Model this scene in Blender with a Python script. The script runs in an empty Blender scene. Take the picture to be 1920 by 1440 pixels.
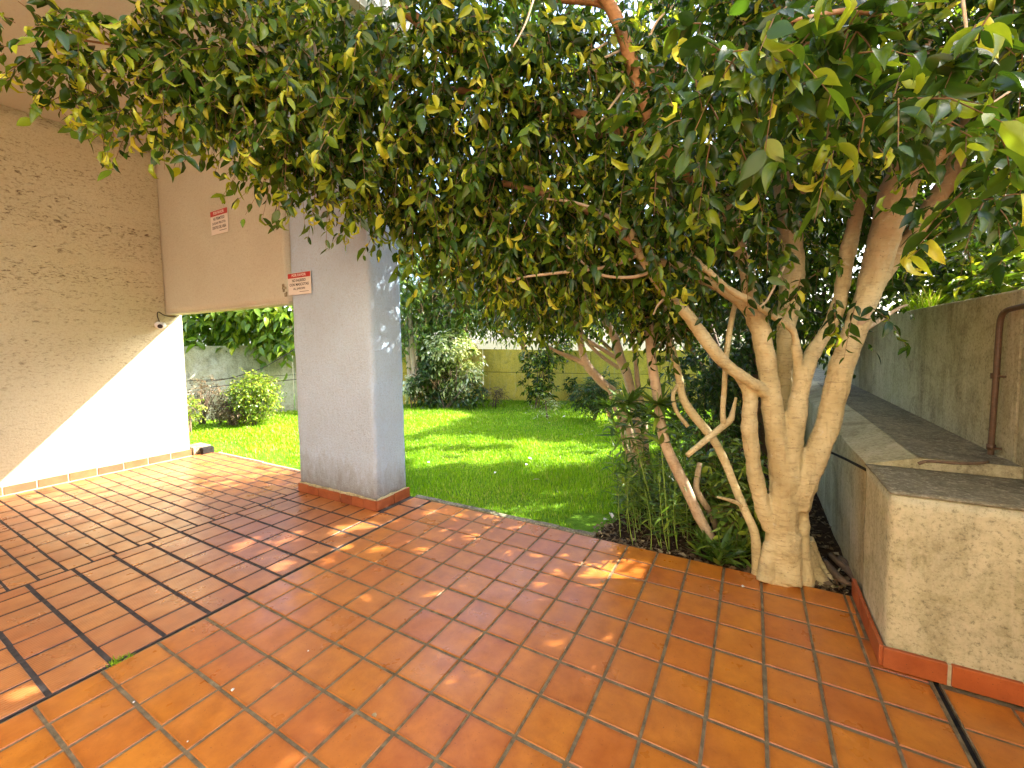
import bpy, bmesh, math, random
import numpy as np
from mathutils import Matrix, Vector, noise

random.seed(7)
RNG = np.random.default_rng(7)
scn = bpy.context.scene
COL = scn.collection

# ------------------------------------------------------------------ camera, world, sun, exposure
S_T = 0.21                                     # tile pitch in metres
F, YAW, PIT, ROL, PPX, PPY = 780.2, -0.5064, -0.0573, -0.0156, 978.2, 681.3
CAM = np.array([-0.3257, -7.1604, 7.1964]) * S_T


def cam_rows():
    cy, sy = math.cos(YAW), math.sin(YAW)
    cp, sp = math.cos(PIT), math.sin(PIT)
    f = np.array([sy * cp, cy * cp, sp])
    r = np.array([cy, -sy, 0.0])
    u = np.cross(r, f)
    c, s = math.cos(ROL), math.sin(ROL)
    return np.array([c * r + s * u, -s * r + c * u, f])


MR = cam_rows()


def ray(px, py):
    return MR.T @ np.array([(px - PPX) / F, -(py - PPY) / F, 1.0])


def at(px, py, d):
    return CAM + ray(px, py) * d


def onz(px, py, z=0.0):
    d = ray(px, py)
    return CAM + d * (z - CAM[2]) / d[2]


def ony(px, py, y):
    d = ray(px, py)
    return CAM + d * (y - CAM[1]) / d[1]


def onx(px, py, x):
    d = ray(px, py)
    return CAM + d * (x - CAM[0]) / d[0]


def proj(P):
    d = (np.asarray(P, float) - CAM) @ MR.T
    return PPX + F * d[..., 0] / d[..., 2], PPY - F * d[..., 1] / d[..., 2], d[..., 2]


cd = bpy.data.cameras.new("camera")
cam = bpy.data.objects.new("camera", cd)
COL.objects.link(cam)
cam.matrix_world = Matrix(((MR[0][0], MR[1][0], -MR[2][0], CAM[0]),
                           (MR[0][1], MR[1][1], -MR[2][1], CAM[1]),
                           (MR[0][2], MR[1][2], -MR[2][2], CAM[2]),
                           (0, 0, 0, 1)))
cd.sensor_width = 36.0
cd.sensor_fit = 'HORIZONTAL'
cd.lens = F / 1920 * 36.0
cd.shift_x = (960 - PPX) / 1920
cd.shift_y = (PPY - 720) / 1920
cd.clip_start = 0.05
cd.clip_end = 2000
scn.camera = cam

SUN = np.array([0.743, 0.669, 0.727])
SUN = SUN / np.linalg.norm(SUN)
SUN_EL = math.asin(SUN[2])
world = bpy.data.worlds.new("World")
scn.world = world
world.use_nodes = True
wn = world.node_tree
wn.nodes.clear()
sky = wn.nodes.new("ShaderNodeTexSky")
sky.sky_type = 'NISHITA'
sky.sun_disc = False
sky.sun_elevation = SUN_EL
sky.sun_rotation = math.atan2(SUN[0], SUN[1])
sky.air_density = 0.9
sky.dust_density = 2.5
sky.ozone_density = 0.6
bg = wn.nodes.new("ShaderNodeBackground")
bg.inputs[1].default_value = 0.15
wo = wn.nodes.new("ShaderNodeOutputWorld")
wn.links.new(sky.outputs[0], bg.inputs[0])
wn.links.new(bg.outputs[0], wo.inputs[0])

sl = bpy.data.lights.new("sun", 'SUN')
sl.energy = 3.0
sl.angle = math.radians(0.5)
sl.color = (1.0, 0.95, 0.86)
so = bpy.data.objects.new("sun", sl)
COL.objects.link(so)
so.rotation_euler = Vector(SUN).to_track_quat('Z', 'Y').to_euler()
so.location = (8, 8, 12)

scn.view_settings.view_transform = 'Standard'
scn.view_settings.look = 'None'
scn.view_settings.gamma = 1
scn.view_settings.use_curve_mapping = False
scn.view_settings.exposure = 3.1
scn.cycles.max_bounces = 8
scn.cycles.diffuse_bounces = 5
scn.cycles.glossy_bounces = 3
scn.cycles.transmission_bounces = 4
scn.cycles.transparent_max_bounces = 4
scn.cycles.sample_clamp_indirect = 6.0
scn.cycles.use_denoising = True
scn.cycles.caustics_reflective = False
scn.cycles.caustics_refractive = False


# ------------------------------------------------------------------ object helpers
def link(o, parent=None):
    COL.objects.link(o)
    if parent is not None:
        o.parent = parent
    return o


def tag(o, label=None, cat=None, group=None, kind=None):
    if label:
        o["label"] = label
    if cat:
        o["category"] = cat
    if group:
        o["group"] = group
    if kind:
        o["kind"] = kind
    return o


def thing(name, label, cat, loc=(0, 0, 0), group=None):
    o = bpy.data.objects.new(name, None)
    o.location = loc
    o.empty_display_size = 0.1
    link(o)
    return tag(o, label, cat, group)


def mesh_obj(name, verts, faces, mat, parent=None, smooth=False, world=True):
    """verts are in world space; a parent at a location is compensated"""
    me = bpy.data.meshes.new(name)
    v = np.asarray(verts, float)
    if parent is not None and world:
        v = v - np.array(parent.matrix_basis.translation)
        if parent.parent is not None:
            v = v - np.array(parent.parent.matrix_basis.translation)
    me.from_pydata(v.tolist(), [], faces)
    me.materials.append(mat)
    if smooth:
        me.polygons.foreach_set("use_smooth", [True] * len(me.polygons))
    me.update()
    o = bpy.data.objects.new(name, me)
    return link(o, parent)


class MB:
    def __init__(self):
        self.v = []
        self.f = []

    def add(self, v, f):
        k = len(self.v)
        self.v += [tuple(p) for p in v]
        self.f += [tuple(i + k for i in q) for q in f]

    def box(self, a, b, bev=0.0):
        (x0, y0, z0), (x1, y1, z1) = a, b
        if bev <= 0:
            v = [(x0, y0, z0), (x1, y0, z0), (x1, y1, z0), (x0, y1, z0), (x0, y0, z1), (x1, y0, z1), (x1, y1, z1), (x0, y1, z1)]
            f = [(3, 2, 1, 0), (4, 5, 6, 7), (0, 1, 5, 4), (1, 2, 6, 5), (2, 3, 7, 6), (3, 0, 4, 7)]
            self.add(v, f)
        else:
            bm = bmesh.new()
            bmesh.ops.create_cube(bm, size=1)
            for q in bm.verts:
                q.co = Vector(((x0 + x1) / 2 + q.co.x * (x1 - x0), (y0 + y1) / 2 + q.co.y * (y1 - y0), (z0 + z1) / 2 + q.co.z * (z1 - z0)))
            bmesh.ops.bevel(bm, geom=list(bm.edges), offset=bev, segments=2, affect='EDGES', profile=0.5)
            bm.verts.index_update()
            self.add([q.co[:] for q in bm.verts], [[q.index for q in fc.verts] for fc in bm.faces])
            bm.free()
        return self

    def tube(self, path, radii, n=8, cap=True):
        P = [Vector(p) for p in path]
        k = len(self.v)
        up = None
        for i, p in enumerate(P):
            t = (P[min(i + 1, len(P) - 1)] - P[max(i - 1, 0)])
            if t.length < 1e-9:
                t = Vector((0, 0, 1))
            t.normalize()
            if up is None:
                a = t.orthogonal().normalized()
            else:
                a = (up - t * up.dot(t))
                a = a.normalized() if a.length > 1e-6 else t.orthogonal().normalized()
            up = a
            b = t.cross(a)
            r = radii[i] if hasattr(radii, '__len__') else radii
            for j in range(n):
                th = 2 * math.pi * j / n
                self.v.append(tuple(p + a * (math.cos(th) * r) + b * (math.sin(th) * r)))
        for i in range(len(P) - 1):
            for j in range(n):
                q = k + i * n
                self.f.append((q + j, q + (j + 1) % n, q + n + (j + 1) % n, q + n + j))
        if cap:
            self.f.append(tuple(k + j for j in range(n))[::-1])
            q = k + (len(P) - 1) * n
            self.f.append(tuple(q + j for j in range(n)))
        return self

    def build(self, name, mat, parent=None, smooth=False):
        return mesh_obj(name, self.v, self.f, mat, parent, smooth)


def catmull(pts, sub=5):
    """pts: list of (x,y,z,r) -> resampled list"""
    P = np.asarray(pts, float)
    if len(P) < 3:
        t = np.linspace(0, 1, sub + 1)[:, None]
        return P[0] * (1 - t) + P[-1] * t
    E = np.vstack([2 * P[0] - P[1], P, 2 * P[-1] - P[-2]])
    out = []
    for i in range(1, len(E) - 2):
        p0, p1, p2, p3 = E[i - 1], E[i], E[i + 1], E[i + 2]
        for s in range(sub):
            t = s / sub
            out.append(0.5 * ((2 * p1) + (-p0 + p2) * t + (2 * p0 - 5 * p1 + 4 * p2 - p3) * t * t + (-p0 + 3 * p1 - 3 * p2 + p3) * t ** 3))
    out.append(E[-2])
    return np.array(out)


def rough_box(name, a, b, step, amp, mat, parent=None, scale=9.0, seed=0.0):
    """a box whose six faces are grids displaced by noise, shared edges kept closed"""
    dims = [max(1, int(round((b[i] - a[i]) / step))) for i in range(3)]
    verts, idx, faces = [], {}, []

    def vid(i, j, k):
        key = (i, j, k)
        if key not in idx:
            p = Vector([a[q] + (b[q] - a[q]) * (key[q] / dims[q]) for q in range(3)])
            n = noise.noise_vector((p + Vector((seed, seed, 0))) * scale) * amp + noise.noise_vector((p + Vector((0, seed, 5))) * scale * 4) * amp * 0.35
            on = sum(1 for q in range(3) if key[q] in (0, dims[q]))
            if on >= 2:                                    # worn arrises
                c = Vector([(a[q] + b[q]) / 2 for q in range(3)])
                for q in range(3):
                    if key[q] in (0, dims[q]):
                        p[q] -= math.copysign(amp * 1.4, p[q] - c[q])
            idx[key] = len(verts)
            verts.append(tuple(p + n))
        return idx[key]

    X, Y, Z = dims
    for j in range(Y):
        for k in range(Z):
            faces.append((vid(0, j, k), vid(0, j, k + 1), vid(0, j + 1, k + 1), vid(0, j + 1, k)))
            faces.append((vid(X, j, k), vid(X, j + 1, k), vid(X, j + 1, k + 1), vid(X, j, k + 1)))
    for i in range(X):
        for k in range(Z):
            faces.append((vid(i, 0, k), vid(i + 1, 0, k), vid(i + 1, 0, k + 1), vid(i, 0, k + 1)))
            faces.append((vid(i, Y, k), vid(i, Y, k + 1), vid(i + 1, Y, k + 1), vid(i + 1, Y, k)))
    for i in range(X):
        for j in range(Y):
            faces.append((vid(i, j, 0), vid(i, j + 1, 0), vid(i + 1, j + 1, 0), vid(i + 1, j, 0)))
            faces.append((vid(i, j, Z), vid(i + 1, j, Z), vid(i + 1, j + 1, Z), vid(i, j + 1, Z)))
    return mesh_obj(name, verts, faces, mat, parent, smooth=True)


# ------------------------------------------------------------------ materials
class NT:
    def __init__(self, name):
        self.m = bpy.data.materials.new(name)
        self.m.use_nodes = True
        self.t = self.m.node_tree
        self.t.nodes.clear()
        self.out = self.n("ShaderNodeOutputMaterial")

    def n(self, typ, **kw):
        x = self.t.nodes.new(typ)
        for k, v in kw.items():
            setattr(x, k, v)
        return x

    def set(self, sock, val):
        if hasattr(val, "is_linked") or isinstance(val, bpy.types.NodeSocket):
            self.t.links.new(val, sock)
        elif val is not None:
            if isinstance(val, (tuple, list)) and len(val) == 3 and sock.type == 'RGBA':
                val = (*val, 1)
            sock.default_value = val

    def coord(self, which="Object"):
        return self.n("ShaderNodeTexCoord").outputs[which]

    def pos(self):
        return self.n("ShaderNodeNewGeometry").outputs["Position"]

    def map(self, vec, scale=(1, 1, 1), loc=(0, 0, 0)):
        x = self.n("ShaderNodeMapping")
        self.set(x.inputs["Vector"], vec)
        x.inputs["Scale"].default_value = scale
        x.inputs["Location"].default_value = loc
        return x.outputs[0]

    def noise(self, vec, scale=5, detail=4, rough=0.55, dist=0.0):
        x = self.n("ShaderNodeTexNoise")
        self.set(x.inputs["Vector"], vec)
        x.inputs["Scale"].default_value = scale
        x.inputs["Detail"].default_value = detail
        x.inputs["Roughness"].default_value = rough
        x.inputs["Distortion"].default_value = dist
        return x.outputs[0]

    def vor(self, vec, scale=5, feature='F1'):
        x = self.n("ShaderNodeTexVoronoi", feature=feature)
        self.set(x.inputs["Vector"], vec)
        x.inputs["Scale"].default_value = scale
        return x.outputs["Distance"]

    def ramp(self, fac, stops, interp='LINEAR'):
        x = self.n("ShaderNodeValToRGB")
        x.color_ramp.interpolation = interp
        el = x.color_ramp.elements
        while len(el) < len(stops):
            el.new(0.5)
        for e, (p, c) in zip(el, stops):
            e.position = p
            e.color = (*c, 1) if isinstance(c, (tuple, list)) else (c, c, c, 1)
        self.set(x.inputs[0], fac)
        return x.outputs[0]

    def mix(self, fac, a, b, mode='MIX'):
        x = self.n("ShaderNodeMix", data_type='RGBA', blend_type=mode)
        self.set(x.inputs[0], fac)
        self.set(x.inputs[6], a)
        self.set(x.inputs[7], b)
        return x.outputs[2]

    def math(self, op, a, b=None, clamp=False):
        x = self.n("ShaderNodeMath", operation=op, use_clamp=clamp)
        self.set(x.inputs[0], a)
        if b is not None:
            self.set(x.inputs[1], b)
        return x.outputs[0]

    def sep(self, vec):
        x = self.n("ShaderNodeSeparateXYZ")
        self.set(x.inputs[0], vec)
        return x.outputs

    def rng(self, v, a, b, c=0.0, d=1.0):
        x = self.n("ShaderNodeMapRange")
        self.set(x.inputs[0], v)
        for i, q in enumerate((a, b, c, d)):
            x.inputs[i + 1].default_value = q
        return x.outputs[0]

    def bump(self, h, strength=0.3, dist=0.01, normal=None):
        x = self.n("ShaderNodeBump")
        x.inputs["Strength"].default_value = strength
        x.inputs["Distance"].default_value = dist
        self.set(x.inputs["Height"], h)
        if normal is not None:
            self.set(x.inputs["Normal"], normal)
        return x.outputs[0]

    def principled(self, color, rough=0.6, spec=0.5, normal=None, metal=0.0):
        x = self.n("ShaderNodeBsdfPrincipled")
        self.set(x.inputs["Base Color"], color)
        self.set(x.inputs["Roughness"], rough)
        self.set(x.inputs["Specular IOR Level"], spec)
        self.set(x.inputs["Metallic"], metal)
        if normal is not None:
            self.set(x.inputs["Normal"], normal)
        return x.outputs[0]

    def done(self, shader):
        self.t.links.new(shader, self.out.inputs[0])
        return self.m


def simple(name, col, rough=0.6, spec=0.4, metal=0.0):
    t = NT(name)
    return t.done(t.principled(col, rough, spec, metal=metal))


def m_tile(name, c0, c1, c2, rough=0.34, ribs=0.0):
    t = NT(name)
    P = t.pos()
    r = t.n("ShaderNodeObjectInfo").outputs["Random"]
    base = t.ramp(r, [(0.0, c0), (0.45, c1), (0.8, c2), (1.0, c1)])
    blot = t.noise(P, 9, 5, 0.6)
    c = t.mix(t.rng(blot, 0.35, 0.7), base, t.mix(1.0, base, (0.72, 0.62, 0.55), 'MULTIPLY'))
    fine = t.noise(P, 120, 3, 0.7)
    c = t.mix(t.rng(fine, 0.62, 0.75), c, t.mix(1.0, c, (0.55, 0.45, 0.4), 'MULTIPLY'))
    pit = t.vor(P, 26)
    c = t.mix(t.rng(pit, 0.03, 0.07, 0.75, 0.0), c, (0.03, 0.015, 0.01))
    big = t.noise(P, 1.3, 3, 0.5)
    c = t.mix(t.rng(big, 0.45, 0.7, 0.0, 0.35), c, (0.42, 0.16, 0.07))
    oc = t.sep(t.coord("Object"))
    ed = t.math('MAXIMUM', t.math('ABSOLUTE', oc[0]), t.math('ABSOLUTE', oc[1]))
    ed = t.math('ADD', ed, t.math('MULTIPLY', t.math('SUBTRACT', t.noise(P, 24, 5, .75), .5), .035))
    c = t.mix(t.rng(ed, 0.078, 0.102, 0.0, 0.42), c, t.mix(1.0, c, (0.42, 0.36, 0.33), 'MULTIPLY'))
    gr = t.noise(P, 3.2, 6, 0.75, 0.5)
    c = t.mix(t.rng(gr, 0.52, 0.70, 0, 0.38), c, t.mix(1.0, c, (0.55, 0.5, 0.5), 'MULTIPLY'))
    h = t.math('ADD', t.math('MULTIPLY', fine, 0.4), t.math('MULTIPLY', blot, 1.2))
    if ribs > 0:
        w = t.n("ShaderNodeTexWave", wave_type='BANDS', bands_direction='X')
        t.set(w.inputs["Vector"], P)
        w.inputs["Scale"].default_value = 18
        w.inputs["Distortion"].default_value = 1.2
        w.inputs["Detail"].default_value = 2
        h = t.math('ADD', h, t.math('MULTIPLY', w.outputs[1], ribs))
    nrm = t.bump(h, 0.35, 0.0025)
    ro = t.rng(t.noise(P, 4, 4, 0.6), 0.3, 0.7, rough - 0.07, rough + 0.14)
    return t.done(t.principled(c, ro, 0.5, nrm))


TERRA = m_tile("terracotta_tile", (0.52, 0.175, 0.019), (0.56, 0.20, 0.021), (0.50, 0.152, 0.023), rough=0.3)
TERRA_RIB = m_tile("ribbed_terracotta_tile", (0.47, 0.175, 0.045), (0.52, 0.205, 0.055), (0.44, 0.15, 0.045), 0.3, 0.9)
BRICKM = m_tile("terracotta_brick", (0.47, 0.185, 0.05), (0.52, 0.215, 0.06), (0.44, 0.155, 0.05), 0.3, 0.5)
SKIRT = m_tile("skirting_terracotta", (0.44, 0.125, 0.042), (0.49, 0.15, 0.05), (0.36, 0.10, 0.042), 0.6)


def m_grout(name, a, b):
    t = NT(name)
    P = t.pos()
    n = t.noise(P, 22, 5, 0.65)
    c = t.ramp(n, [(0.3, a), (0.7, b)])
    return t.done(t.principled(c, 0.9, 0.2, t.bump(t.noise(P, 220, 2), 0.5, 0.003)))


GROUT = m_grout("grout", (0.085, 0.064, 0.034), (0.25, 0.19, 0.105))
GROUT_DK = m_grout("dark_grout", (0.025, 0.021, 0.02), (0.085, 0.07, 0.06))
GROUT_PALE = m_grout("pale_grout", (0.38, 0.33, 0.2), (0.55, 0.48, 0.32))
JOINT = m_grout("joint_filler", (0.008, 0.007, 0.007), (0.03, 0.026, 0.022))


def m_stucco(name, col, dark, pits=0.0, splash=0.0, bump=0.6, stretch=(26, 26, 9), grime=0.25, zfade=None):
    t = NT(name)
    P = t.pos()
    n1 = t.noise(P, 1.6, 5, 0.6)
    c = t.mix(t.rng(n1, 0.35, 0.75, 0, grime), col, dark)
    n2 = t.noise(t.map(P, stretch), 3.2, 5, 0.7)
    c = t.mix(t.rng(n2, 0.55, 0.8, 0, 0.22), c, dark)
    fine = t.noise(P, 62, 4, 0.75)
    c = t.mix(t.rng(fine, 0.48, 0.70, 0, 0.5), c, dark)
    c = t.mix(t.rng(t.noise(P, 30, 5, .8), 0.60, 0.74, 0, 0.6), c, t.mix(1.0, dark, (.6, .58, .55), 'MULTIPLY'))
    h = t.math('ADD', t.math('MULTIPLY', n2, 1.0), t.math('MULTIPLY', fine, 0.8))
    if pits > 0:
        row = t.noise(t.map(P, (9, 9, 21)), 2.6, 5, 0.72, 0.5)
        band = t.noise(t.map(P, (0.25, 0.25, 5.5)), 2.0, 3, 0.6)
        msk = t.math('MULTIPLY', t.rng(row, 0.53, 0.66), t.rng(band, 0.33, 0.58))
        z = t.sep(P)[2]
        msk = t.math('MULTIPLY', msk, t.rng(z, 0.6, 2.3, 0.25, 1.0))
        c = t.mix(t.math('MULTIPLY', msk, pits, True), c, (0.10, 0.055, 0.028))
        h = t.math('SUBTRACT', h, t.math('MULTIPLY', msk, 0.5))
    if splash > 0:
        zs = t.math('ADD', t.sep(P)[2], t.math('MULTIPLY', t.noise(t.map(P, (5, 5, 2)), 2, 5, .7), -0.55))
        c = t.mix(t.rng(zs, -0.15, 0.16, splash, 0.0), c, (0.20, 0.18, 0.15))
    return t.done(t.principled(c, 0.85, 0.25, t.bump(h, bump, 0.012)))


WALLM = m_stucco("tan_rough_stucco", (0.54, 0.50, 0.34), (0.38, 0.31, 0.18), pits=0.95, bump=0.8, stretch=(5, 5, 9))
BEAMM = m_stucco("tan_stucco", (0.58, 0.58, 0.48), (0.42, 0.37, 0.26), bump=1.0, stretch=(10, 10, 5))
CEILM = m_stucco("ceiling_plaster", (0.49, 0.51, 0.45), (0.42, 0.41, 0.33), bump=0.4, stretch=(6, 6, 6))
COLM = m_stucco("pale_blue_white_stucco", (0.52, 0.67, 0.86), (0.34, 0.39, 0.45), splash=.7, bump=1.2, stretch=(11, 11, 3.2), grime=0.35)


def m_concrete(name, a, b, stain, moss, streak=(7, 7, 0.8), moss_amt=0.5, bump=0.35):
    t = NT(name)
    P = t.pos()
    n = t.noise(P, 2.3, 6, 0.65)
    c = t.ramp(n, [(0.3, a), (0.7, b)])
    st = t.noise(t.map(P, streak), 1.0, 6, 0.68, 0.7)
    c = t.mix(t.rng(st, 0.48, 0.72, 0, 0.75), c, stain)
    blo = t.noise(P, 3.4, 7, 0.72, 0.8)
    c = t.mix(t.rng(blo, 0.50, 0.66, 0, 0.55), c, t.mix(1.0, stain, (.8, .8, .75), 'MULTIPLY'))
    ms = t.noise(P, 1.15, 6, 0.7, 0.3)
    c = t.mix(t.rng(ms, 0.46, 0.7, 0, moss_amt), c, moss)
    sp = t.noise(P, 55, 5, 0.8)
    c = t.mix(t.rng(sp, 0.53, 0.66, 0, 0.6), c, (0.60, 0.53, 0.36))
    c = t.mix(t.rng(sp, 0.34, 0.47, 0.6, 0), c, (0.06, 0.05, 0.03))
    gr = t.noise(P, 22, 5, 0.8)
    c = t.mix(t.rng(gr, 0.50, 0.68, 0, 0.45), c, t.mix(1.0, c, (0.55, 0.52, 0.48), 'MULTIPLY'))
    c = t.mix(t.rng(t.noise(t.map(P, (12, 12, 1.6)), 1.4, 6, .75), 0.55, 0.7, 0, 0.5), c, (0.62, 0.56, 0.40))
    h = t.math('ADD', t.math('MULTIPLY', sp, 0.5), st)
    return t.done(t.principled(c, 0.9, 0.2, t.bump(h, bump, 0.01)))


CONC = m_concrete("weathered_concrete", (0.42, 0.37, 0.22), (0.58, 0.52, 0.33), (0.20, 0.165, 0.085), (0.32, 0.30, 0.12), streak=(5.5, 5.5, 0.9), bump=.6)
CONC_TOP = m_concrete("dirty_shaded_concrete_top", (0.19, 0.165, 0.105), (0.31, 0.27, 0.175), (0.10, 0.085, 0.055), (0.12, 0.11, 0.06), streak=(2, 2, 2))  # dirt, plus canopy shade on bench and ledge tops put into the colour
CONC_LIGHT = m_concrete("pale_concrete", (0.50, 0.47, 0.31), (0.66, 0.61, 0.41), (0.30, 0.27, 0.15), (0.40, 0.37, 0.18), streak=(6, 6, 1.1), bump=.6)
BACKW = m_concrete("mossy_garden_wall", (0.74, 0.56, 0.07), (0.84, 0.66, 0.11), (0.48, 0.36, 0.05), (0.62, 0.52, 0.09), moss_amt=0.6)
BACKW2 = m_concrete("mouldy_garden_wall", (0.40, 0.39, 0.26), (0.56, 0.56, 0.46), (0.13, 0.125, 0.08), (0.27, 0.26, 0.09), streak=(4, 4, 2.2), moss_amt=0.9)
KERB = m_concrete("kerb_concrete", (0.17, 0.145, 0.095), (0.27, 0.235, 0.16), (0.09, 0.08, 0.05), (0.14, 0.15, 0.07))


def m_bark(name, a, b, dark, ring=0.4, upper=None):
    t = NT(name)
    P = t.pos()
    n = t.noise(P, 5, 5, 0.6)
    c = t.ramp(n, [(0.3, a), (0.7, b)])
    if upper:
        zz_ = t.math('ADD', t.sep(P)[2], t.math('MULTIPLY', t.noise(P, 3, 4, .6), 0.9))
        c = t.mix(t.rng(zz_, 2.0, 2.75, 0, .85), c, upper)
    lent = t.noise(t.map(P, (14, 14, 60)), 1.0, 5, 0.7)
    c = t.mix(t.rng(lent, 0.52, 0.70, 0, ring), c, dark)
    c = t.mix(t.rng(t.noise(P, 2.2, 5, .7), .5, .68, 0, .5), c, t.mix(1.0, a, (.75, .72, .7), 'MULTIPLY'))
    v = t.noise(t.map(P, (30, 30, 5)), 1.0, 4, 0.6)
    c = t.mix(t.rng(v, 0.58, 0.78, 0, 0.45), c, dark)
    c = t.mix(t.rng(t.noise(P, 11, 6, .78, .6), .54, .68, 0, .6), c, t.mix(1.0, dark, (1.5, 1.6, 1.5), 'MULTIPLY'))
    c = t.mix(t.rng(t.noise(P, 16, 6, .8), .60, .70, 0, .5), c, (.58, .56, .44))
    sp = t.vor(P, 38)
    c = t.mix(t.rng(sp, 0.06, 0.16, 0.6, 0), c, t.mix(1.0, dark, (0.55, 0.5, 0.5), 'MULTIPLY'))
    h = t.math('ADD', t.math('MULTIPLY', lent, 0.8), t.math('MULTIPLY', v, 0.6))
    return t.done(t.principled(c, 0.75, 0.3, t.bump(h, 0.8, 0.012)))


BARK = m_bark("fig_bark", (0.47, 0.375, 0.18), (0.66, 0.56, 0.31), (0.20, 0.135, 0.06), ring=.6, upper=(0.25, 0.125, 0.05))
BARK_RED = m_bark("reddish_bark", (0.26, 0.12, 0.045), (0.37, 0.185, 0.075), (0.13, 0.06, 0.025))
BARK_PINK = m_bark("pinkish_bark", (0.46, 0.34, 0.21), (0.60, 0.46, 0.30), (0.22, 0.14, 0.08))
BARK_DARK = m_bark("dark_bark", (0.12, 0.08, 0.05), (0.2, 0.135, 0.085), (0.05, 0.035, 0.025))


def m_leaf(name, stops, trans=0.38, rough=0.33, spec=0.5):
    t = NT(name)
    tint = t.n("ShaderNodeAttribute", attribute_name="tint").outputs["Fac"]
    orr = t.n("ShaderNodeObjectInfo").outputs["Random"]
    rnd = t.n("ShaderNodeNewGeometry").outputs["Random Per Island"]
    f = t.math('ADD', tint, t.math('MULTIPLY', t.math('SUBTRACT', rnd, 0.5), 0.16), True)
    c = t.ramp(f, stops)
    c = t.mix(t.rng(t.noise(t.pos(), 60, 2), 0.4, 0.7, 0, 0.25), c, t.mix(1.0, c, (0.6, 0.7, 0.5), 'MULTIPLY'))
    p = t.principled(c, rough, spec)
    tr = t.n("ShaderNodeBsdfTranslucent")
    t.set(tr.inputs[0], t.mix(1.0, c, (1.5, 1.45, 0.75), 'MULTIPLY'))
    mx = t.n("ShaderNodeMixShader")
    mx.inputs[0].default_value = trans
    t.t.links.new(p, mx.inputs[1])
    t.t.links.new(tr.outputs[0], mx.inputs[2])
    return t.done(mx.outputs[0])


LEAF = m_leaf("fig_leaf", [(0.0, (0.016, 0.040, 0.006)), (0.35, (0.040, 0.085, 0.009)), (0.60, (0.11, 0.18, 0.014)), (0.82, (0.38, 0.43, 0.025)), (1.0, (0.60, 0.56, 0.06))], trans=0.42, rough=.24, spec=.42)
LEAF_DK = m_leaf("dark_leaf", [(0.0, (0.022, 0.05, 0.012)), (0.5, (0.05, 0.10, 0.018)), (1.0, (0.14, 0.22, 0.03))])
LEAF_OL = m_leaf("narrow_leaf", [(0.0, (0.04, 0.09, 0.015)), (0.5, (0.13, 0.23, 0.03)), (1.0, (0.40, 0.50, 0.06))])
LEAF_BR = m_leaf("bright_leaf", [(0.0, (0.06, 0.12, 0.012)), (0.5, (0.16, 0.27, 0.02)), (1.0, (0.36, 0.42, 0.035))], trans=0.45)
LEAF_VAR = m_leaf("variegated_leaf", [(0.0, (0.03, 0.08, 0.015)), (0.45, (0.16, 0.26, 0.04)), (0.7, (0.5, 0.55, 0.2)), (1.0, (0.75, 0.76, 0.6))], trans=0.3)
LEAF_DRY = m_leaf("dry_leaf", [(0.0, (0.10, 0.065, 0.03)), (0.6, (0.2, 0.14, 0.07)), (1.0, (0.42, 0.34, 0.2))], trans=0.2, rough=0.7)
GRASSM = m_leaf("grass_blade", [(0.0, (0.13, 0.25, 0.005)), (0.5, (0.25, 0.45, 0.007)), (0.85, (0.32, 0.48, 0.014)), (1.0, (0.50, 0.50, 0.14))], trans=0.4, rough=0.45, spec=0.3)
TWIGM = simple("twig", (0.20, 0.12, 0.055), 0.8, 0.2)
STALKM = simple("green_stalk", (0.20, 0.30, 0.05), 0.6, 0.3)

t = NT("lawn_soil")
P_ = t.pos()
LAWNM = t.done(t.principled(t.ramp(t.noise(P_, 14, 5, 0.7), [(0.3, (0.07, 0.15, 0.010)), (0.55, (0.12, 0.25, 0.014)), (0.8, (0.18, 0.22, 0.05))]), 0.95, 0.1, t.bump(t.noise(P_, 90, 3), 0.8, 0.02)))
t = NT("bed_soil")
P_ = t.pos()
SOILM = t.done(t.principled(t.ramp(t.noise(P_, 30, 6, 0.75), [(0.3, (0.022, 0.013, 0.008)), (0.6, (0.07, 0.042, 0.022)), (0.8, (0.16, 0.11, 0.06))]), 0.95, 0.1, t.bump(t.noise(P_, 70, 4, 0.7), 1.0, 0.03)))
t = NT("outer_ground")
P_ = t.pos()
GROUNDM = t.done(t.principled(t.ramp(t.noise(P_, 0.8, 6, 0.7), [(0.3, (0.05, 0.06, 0.02)), (0.7, (0.12, 0.10, 0.06))]), 0.95, 0.1))
WHITE = simple("white_plastic", (0.75, 0.74, 0.70), 0.35)
BLACK = simple("black_plastic", (0.012, 0.012, 0.014), 0.3)
CABLEM = simple("dark_cable", (0.05, 0.035, 0.025), 0.6)
SIGNW = simple("sign_white", (0.70, 0.66, 0.62), 0.4)
SIGNR = simple("sign_red", (0.42, 0.022, 0.02), 0.4)
SIGNK = simple("sign_ink", (0.02, 0.02, 0.022), 0.5)
SIGNT = simple("sign_white_ink", (0.78, 0.70, 0.66), 0.5)
PETAL = simple("pale_petal", (0.72, 0.68, 0.62), 0.6)
t = NT("rusty_brown_paint")
P_ = t.pos()
PIPEM = t.done(t.principled(t.ramp(t.noise(P_, 26, 5, 0.7), [(0.35, (0.07, 0.04, 0.022)), (0.62, (0.12, 0.065, 0.035)), (0.75, (0.34, 0.25, 0.18))]), 0.5, 0.4))
ROOFW = simple("pale_roof", (0.62, 0.62, 0.63), 0.6)
HOUSEW = simple("house_plaster", (0.36, 0.36, 0.34), 0.8)
GLASSM = simple("window_glass", (0.03, 0.035, 0.04), 0.08, 0.8)

# ------------------------------------------------------------------ setting: ground, lawn, bed, floor
YE = 1.45                      # garden edge of the patio


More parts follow.
